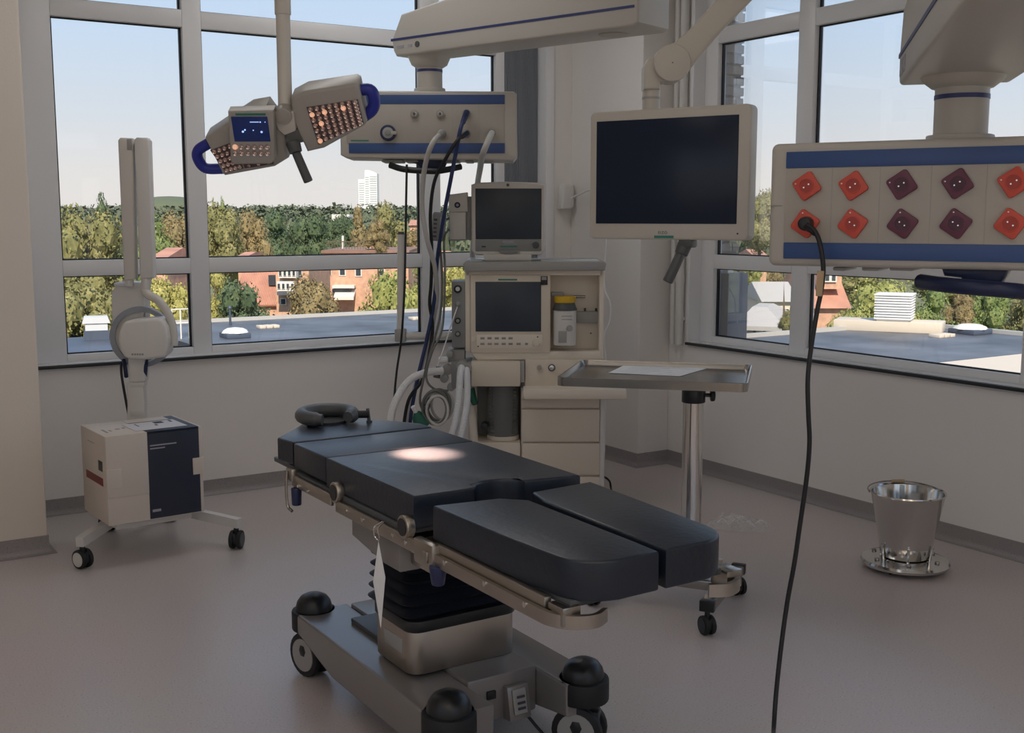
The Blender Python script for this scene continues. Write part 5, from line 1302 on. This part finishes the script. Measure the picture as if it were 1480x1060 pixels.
# base beams
e0 = FY.to((2.90, 3.15, 0)); e0.z = 0; dirb = FY.to((3.151, 3.313, 0))-e0; dirb.z = 0; dirb.normalize(); ang = math.atan2(dirb.y, dirb.x)
Lb = .51; mid = e0+dirb*(Lb/2)
def beam(nm, a, b):
    d = b-a; c = (a+b)/2
    return MB().box((0, 0, 0), (d.length, .055, .040), .004).build(nm, 'steel', st, (c.x, c.y, .115), (0, 0, math.atan2(d.y, d.x)))
perp = Vector((-dirb.y, dirb.x, 0)); perp = perp if perp.dot(-mid) > 0 else -perp
spine = mid+perp*.52
beam('base_beam', e0, e0+dirb*Lb); beam('base_beam', spine-dirb*.12, spine+dirb*.16); beam('spine', mid+perp*.0276, spine-perp*.0276)
foot = (mid+spine)/2
beam('pole_foot', Vector((0, 0, 0)), mid+perp*max(.05, (-mid).dot(perp))) if (mid+perp*((-mid).dot(perp))).length > .03 else None
for c in (e0, e0+dirb*Lb, spine-dirb*.12, spine+dirb*.16):
    MB().box((0, 0, 0), (.034, .058, .044), .004).build('end_cap', 'black_plastic', st, (c.x, c.y, .115), (0, 0, ang))
    castor(st, 'castor', (c.x, c.y, 0), .6, .038, .018, .010, hub='black_plastic', top=.098)
# printed sheets on the tray
FYt = FY
pq = [FY.pz(x, y, ZT-.02) for x, y in ((879, 539), (982, 544), (1028, 531), (906, 527))]
for k in range(2):
    rot = R(1.5*k); c = sum((q for q in pq), Vector())/4
    root = tag(empty('paper_sheet', FY.M @ Vector((c.x, c.y, ZT-.0215+k*.0012)), (0, 0, FY.eul.z+rot)), ['lower printed sheet in the steel tray', 'upper printed sheet lying in the steel tray'][k], 'paper', 'sheets in the tray')
    MB().prism([(q.x-c.x, q.y-c.y) for q in pq], .0004, .0012, 'Z').build('sheet', 'paper', root, smooth=False)
    if k:
        rnd = random.Random(2)
        for j in range(9):
            v = .12+.085*j; a = pq[0].lerp(pq[3], v)-c; b = pq[1].lerp(pq[2], v)-c; s0 = a.lerp(b, .1+.05*rnd.random()); s1 = a.lerp(b, rnd.uniform(.45, .9)); dd = (s1-s0)
            MB().box((s0+s1)/2+Vector((0, 0, .0012)), (dd.length, .004, .0003), 0, 1, (0, 0, math.atan2(dd.y, dd.x))).build('print_line', 'print_light', root, smooth=False)
# crumpled clear film on the floor
q0 = PX(1066, 762, Z=0); fm_ = tag(empty('plastic_film', (q0.x, q0.y, 0), (0, 0, -YAW-.35)), 'crumpled clear plastic film on the floor behind the tray stand', 'plastic film')
rnd = random.Random(21); t = bmesh.new(); NX, NY = 22, 12; gv = []
for i in range(NX):
    row = []
    for j in range(NY):
        u, v = i/(NX-1)-.5, j/(NY-1)-.5
        e = max(0, 1-(abs(u)*2)**3)*max(0, 1-(abs(v)*2)**3)
        row.append(t.verts.new((u*.30+rnd.gauss(0, .006), v*.20*(.5+.5*cos(u*2))+rnd.gauss(0, .006), .004+e*(.025+abs(rnd.gauss(0, .022))))))
    gv.append(row)
for i in range(NX-1):
    for j in range(NY-1): t.faces.new((gv[i][j], gv[i+1][j], gv[i+1][j+1], gv[i][j+1]))
m = MB(); m._merge(t); m.build('film', 'film_clear', fm_, smooth=False)
m = MB()
for k in range(7):
    a, b = rnd.uniform(-.13, .1), rnd.uniform(-.07, .07); m.tube([(a, b, .02), (a+.03, b+rnd.uniform(-.02, .02), .04), (a+.07, b+rnd.uniform(-.03, .03), .012)], .0016, 5, 4)
m.build('fold_edges', 'hose_white', fm_)

# ================================================================== kick bucket
FB = Frame((4.235, 3.290, 0), -YAW)
kb = thing('kick_bucket', FB, 'stainless steel bucket on a round rolling base by the right wall', 'bucket')
MB().lathe([(.0001, .014), (.115, .014), (.165, .016), (.192, .024), (.197, .036), (.190, .046), (.160, .052), (.118, .056), (.0001, .056)], (0, 0, 0), 44).build('base_ring', 'steel_bright', kb)
MB().lathe([(.0001, .060), (.104, .060), (.110, .066), (.120, .13), (.160, .348), (.168, .356), (.166, .362), (.158, .357), (.117, .13), (.106, .075), (.0001, .072)], (0, 0, 0), 44).build('pail', 'steel_bright', kb)
hp = [(-.166*cos(a), .03+.166*sin(a)*.99, .352+.012*sin(a)) for a in [pi*k/10 for k in range(11)]]
MB().tube(hp, .0035, 8, 4).build('bail_handle', 'steel', kb)
MB().cyl((-.01, .196, .362), (.05, .190, .364), .009, seg=12, bev=.002).build('grip', 'tape_beige', kb)
MB().box((.05, .145, .30), (.07, .004, .11), .002, 1, (R(-10), 0, 0)).build('inner_plate', 'steel', kb)
for k in range(6):
    a = 2*pi*k/6+.3; MB().tube([(.114*cos(a), .114*sin(a), .056), (.121*cos(a), .121*sin(a), .095), (.128*cos(a), .128*sin(a), .125)], .006, 8, 3).build('clip', 'steel_bright', kb)
    MB().cyl((.150*cos(a), .150*sin(a), .052), (.150*cos(a), .150*sin(a), .062), .011, seg=12, bev=.003).build('stud', 'steel', kb)
for k in range(4):
    a = pi/4+pi/2*k; MB().cyl((.135*cos(a)-.006, .135*sin(a), .012), (.135*cos(a)+.006, .135*sin(a), .012), .012, seg=14).cyl((.135*cos(a), .135*sin(a), .012), (.135*cos(a), .135*sin(a), .022), .005, seg=8).build('castor', 'black_rubber', kb)

mat('ring_grey', (.30, .33, .38), .35)
# ================================================================== mobile x-ray unit
FX = Frame((1.432, 5.74, 0), -YAW+R(6)); kX = F_PX/5.68
xr_u = thing('xray_unit', FX, 'white mobile x-ray unit with twin upright columns and round tube head', 'x-ray unit')
def fx(x, y): return tuple(FX.to((x, y, 0)))[:2]
hub_c = Vector((*fx(1.43, 5.72), 0))
pts4 = [(1.052, 5.320, 'front'), (1.752, 5.245, 'front'), (1.30, 5.90, ''), (1.62, 5.92, '')]
for k, (x, y, _) in enumerate(pts4):
    e = Vector((*fx(x, y), 0)); s = hub_c.lerp(e, .05); d = e-s
    t = bmesh.new(); n = Vector((-d.y, d.x, 0)).normalized()*.019
    lo_, hi_ = .165, .215
    vv = []
    for p_, z0, z1 in ((s, .150, .195), (e+d.normalized()*.02, .105, .150)): vv.append([t.verts.new((p_+o_+Vector((0, 0, z)))) for o_, z in ((-n, z0), (n, z0), (n, z1), (-n, z1))])
    for q in range(4): t.faces.new((vv[0][q], vv[0][(q+1) % 4], vv[1][(q+1) % 4], vv[1][q]))
    t.faces.new(vv[0][::-1]); t.faces.new(vv[1]); bmesh.ops.recalc_face_normals(t, faces=t.faces[:])
    m = MB(); m._merge(t); m.build('base_leg', 'white_plastic', xr_u, smooth=False)
    castor(xr_u, 'castor', (e.x, e.y, 0), [R(52), R(-12), 1.0, .3][k], .045, .020, .016, hub='white_plastic' if k == 0 else 'dark_grey', top=.115)
hx, hy = fx(1.37, 5.45); MB().box((hx, hy, .183), (.36, .30, .040), .006, 2, (0, 0, YAW-R(6)+R(4))).build('base_plate', 'white_plastic', xr_u)
MB().prism([(-.06, .0), (.06, .0), (.04, .62), (-.04, .62)], -.035, .035, 'Y', .008, M=Matrix.Translation((0, 0, .17))).build('post_foot', 'white_plastic', xr_u)
MB().cyl((0, 0, .30), (0, 0, .95), .030, seg=20).build('post', 'white_plastic', xr_u)
for (a, b) in ((553, 560), (592, 603)): rb(FX, xr_u, 'post_sleeve', 'white_plastic', 187.5, a, 209, b, -.036, .036, .004)
rb(FX, xr_u, 'post_shroud', 'white_plastic', 184, 516, 211, 553, -.045, .045, .014)
for x in (178.5, 211.5): MB().tube([FX.px(x, 520, -.02), FX.px(x+(2.5 if x < 190 else -1), 533, -.04), FX.px(x+(4 if x < 190 else -2), 545, -.02)], .010, 8).build('cable_grip', 'navy_plastic', xr_u)
# generator body behind the head
pp(FX, xr_u, 'generator_body', 'white_plastic', [(160.5, 421), (171, 410), (187, 408), (209, 410), (209, 508), (162, 508)], .02, .16, .010, 3)
rb(FX, xr_u, 'body_cap', 'carton_label', 164, 409, 188, 414, .0, .15, .006)
# tube head
hd = [(x/11.78+160, y/11.78+440) for x, y in ((255, 290), (400, 264), (800, 242), (880, 272), (950, 390), (985, 600), (962, 850), (915, 905), (620, 945), (330, 940), (230, 905), (155, 790), (125, 620), (148, 450), (195, 345))]
thd = pp(FX, xr_u, 'tube_head', 'white_plastic', hd, -.13, .03, .016, 3, at=-.13)
for k, (a, b) in enumerate(((190, 193), (194, 196.5), (197.5, 200), (201, 203.5), (204.5, 207.5))): rb(FX, thd, 'printed_mark', 'print_grey', a, 511.2, b, 513.8, -.1308, -.125, 0)
cx, cz = FX.xz(203.5, 487.5, .0); Ro, Ri = 44/kX, 36.5/kX
MB().lathe([(Ri, 0), (Ro-.004, 0), (Ro, .004), (Ro, .045), (Ri, .045), (Ri, 0)], (cx, .0, cz), 48, Matrix.Rotation(-pi/2, 4, 'X')).build('ring_guide', 'ring_grey', xr_u)
# twin columns
pp(FX, xr_u, 'column', 'off_white', [(170, 203), (173, 199), (190, 199.5), (192.5, 203), (196, 404), (179, 406)], -.03, .04, .010, 3, at=-.03)
pp(FX, xr_u, 'column', 'white_plastic', [(193.5, 202), (197, 198.5), (212, 199), (215.5, 203), (222, 402), (202, 404)], -.05, .03, .010, 3, at=-.05)
rb(FX, xr_u, 'column_slot', 'mid_grey', 183, 201, 191, 217, -.032, -.01, .001)
MB().cyl(FX.px(187, 404, .0), FX.px(187, 414, .0), .022, seg=16, bev=.003).build('column_pivot', 'white_plastic', xr_u)
MB().cyl(FX.px(211.5, 402, -.02), FX.px(210.5, 422, -.02), .026, .022, seg=16, bev=.003).build('arm_pivot', 'white_plastic', xr_u)
MB().tube([FX.px(209, 418, -.02), FX.px(214, 426, -.03), FX.px(228, 434, -.04), (FX.px(241, 450, -.05)), FX.px(249, 470, -.05), FX.px(251.5, 490, -.05), FX.px(251.5, 499, -.05)], lambda t_: .022-.003*t_, 14, 6).build('curved_arm', 'off_white', xr_u)
MB().cyl(FX.px(252, 494, -.05), FX.px(242, 490, -.05), .012, seg=12).build('head_pivot', 'dark_grey', xr_u)
MB().tube([FX.px(175, 524, -.01), FX.px(175.5, 540, -.03), FX.px(178.5, 560, -.035), FX.px(183, 585, -.03), FX.px(188, 612, -.01), FX.px(190, 640, .0)], .0065, 8).build('supply_cable', 'cable_black', xr_u)

# --- carton standing on the base
ang = R(4.2); FC = Frame((1.365, 5.425, .203), ang); cw, cd, ch = .452, .372, .415
ca = thing('carton', FC, 'white and navy cardboard carton standing on the x-ray unit base', 'box')
body = MB().bb((-cw/2, -cd/2, 0), (cw/2, cd/2, ch), .004).build('box', 'carton_white', ca)
xs = -cw/2+.190                          # where the navy print begins
MB().bb((xs, -cd/2-.0008, .004), (cw/2-.016, -cd/2+.01, ch-.0), .0002).build('navy_print', 'carton_navy', ca)
MB().bb((xs, -cd/2-.0008, ch-.01), (cw/2-.016, cd/2-.012, ch+.0008), .0002).build('navy_print', 'carton_navy', ca)
MB().bb((-cw/2, -cd/2-.003, ch*.31), (xs, -cd/2, ch), .0006).build('lid_flap', 'carton_white', ca)
MB().bb((-cw/2-.002, -cd/2-.006, ch*.42), (-cw/2+.066, -cd/2+.05, ch*.63), .001).build('lock_tab', 'carton_white', ca)
MB().bb((cw/2-.050, -cd/2-.006, ch*.45), (cw/2+.003, -cd/2+.05, ch*.64), .001).build('lock_tab', 'carton_white', ca)
MB().bb((xs-.0, cd/2-.10, ch+.0006), (cw/2-.06, cd/2-.012, ch+.0014), 0).build('white_print', 'carton_white', ca)
lb = MB().bb((xs-.035, -cd/2+.05, ch+.0012), (cw/2-.05, cd/2-.125, ch+.0024), .0002).build('address_label', 'carton_label', ca)
for (x, y, w_, d_) in ((-.02, .0, .006, .07), (.06, -.04, .012, .03), (.09, .02, .045, .05), (.15, .025, .012, .045)): MB().bb((x-w_/2, y-d_/2, ch+.0024), (x+w_/2, y+d_/2, ch+.0028)).build('label_print', 'print_dark', lb, smooth=False)
for k, (x, y, w_, d_) in enumerate(((-.185, -.05, .010, .09), (-.160, -.05, .008, .035), (-.12, -.03, .02, .02), (-.09, -.02, .012, .02))): MB().bb((x-w_/2, y-d_/2, ch), (x+w_/2, y+d_/2, ch+.0008)).build('top_print', 'print_grey', ca, smooth=False)
for (z, w_) in ((ch*.835, .125), (ch*.80, .07)): MB().bb((xs+.012, -cd/2-.0016, z), (xs+.012+w_, -cd/2-.0006, z+.006)).build('front_print', 'print_light', ca, smooth=False)
MB().bb((xs+.012, -cd/2-.0016, ch*.085), (xs+.052, -cd/2-.0006, ch*.085+.012)).build('logo_print', 'print_light', ca, smooth=False)
MB().bb((-cw/2-.0012, -cd/2+.055, ch*.585), (-cw/2+.01, -cd/2+.115, ch*.70), .0004).build('hand_hole', 'black_plastic', ca)
MB().bb((-cw/2-.0012, -cd/2+.03, ch*.42), (-cw/2+.01, cd/2-.06, ch*.51), .0004).build('red_print', 'carton_red', ca)
MB().bb((-cw/2-.0012, -.02, ch*.86), (-cw/2+.01, .08, ch*.87), 0).build('side_print', 'print_light', ca)
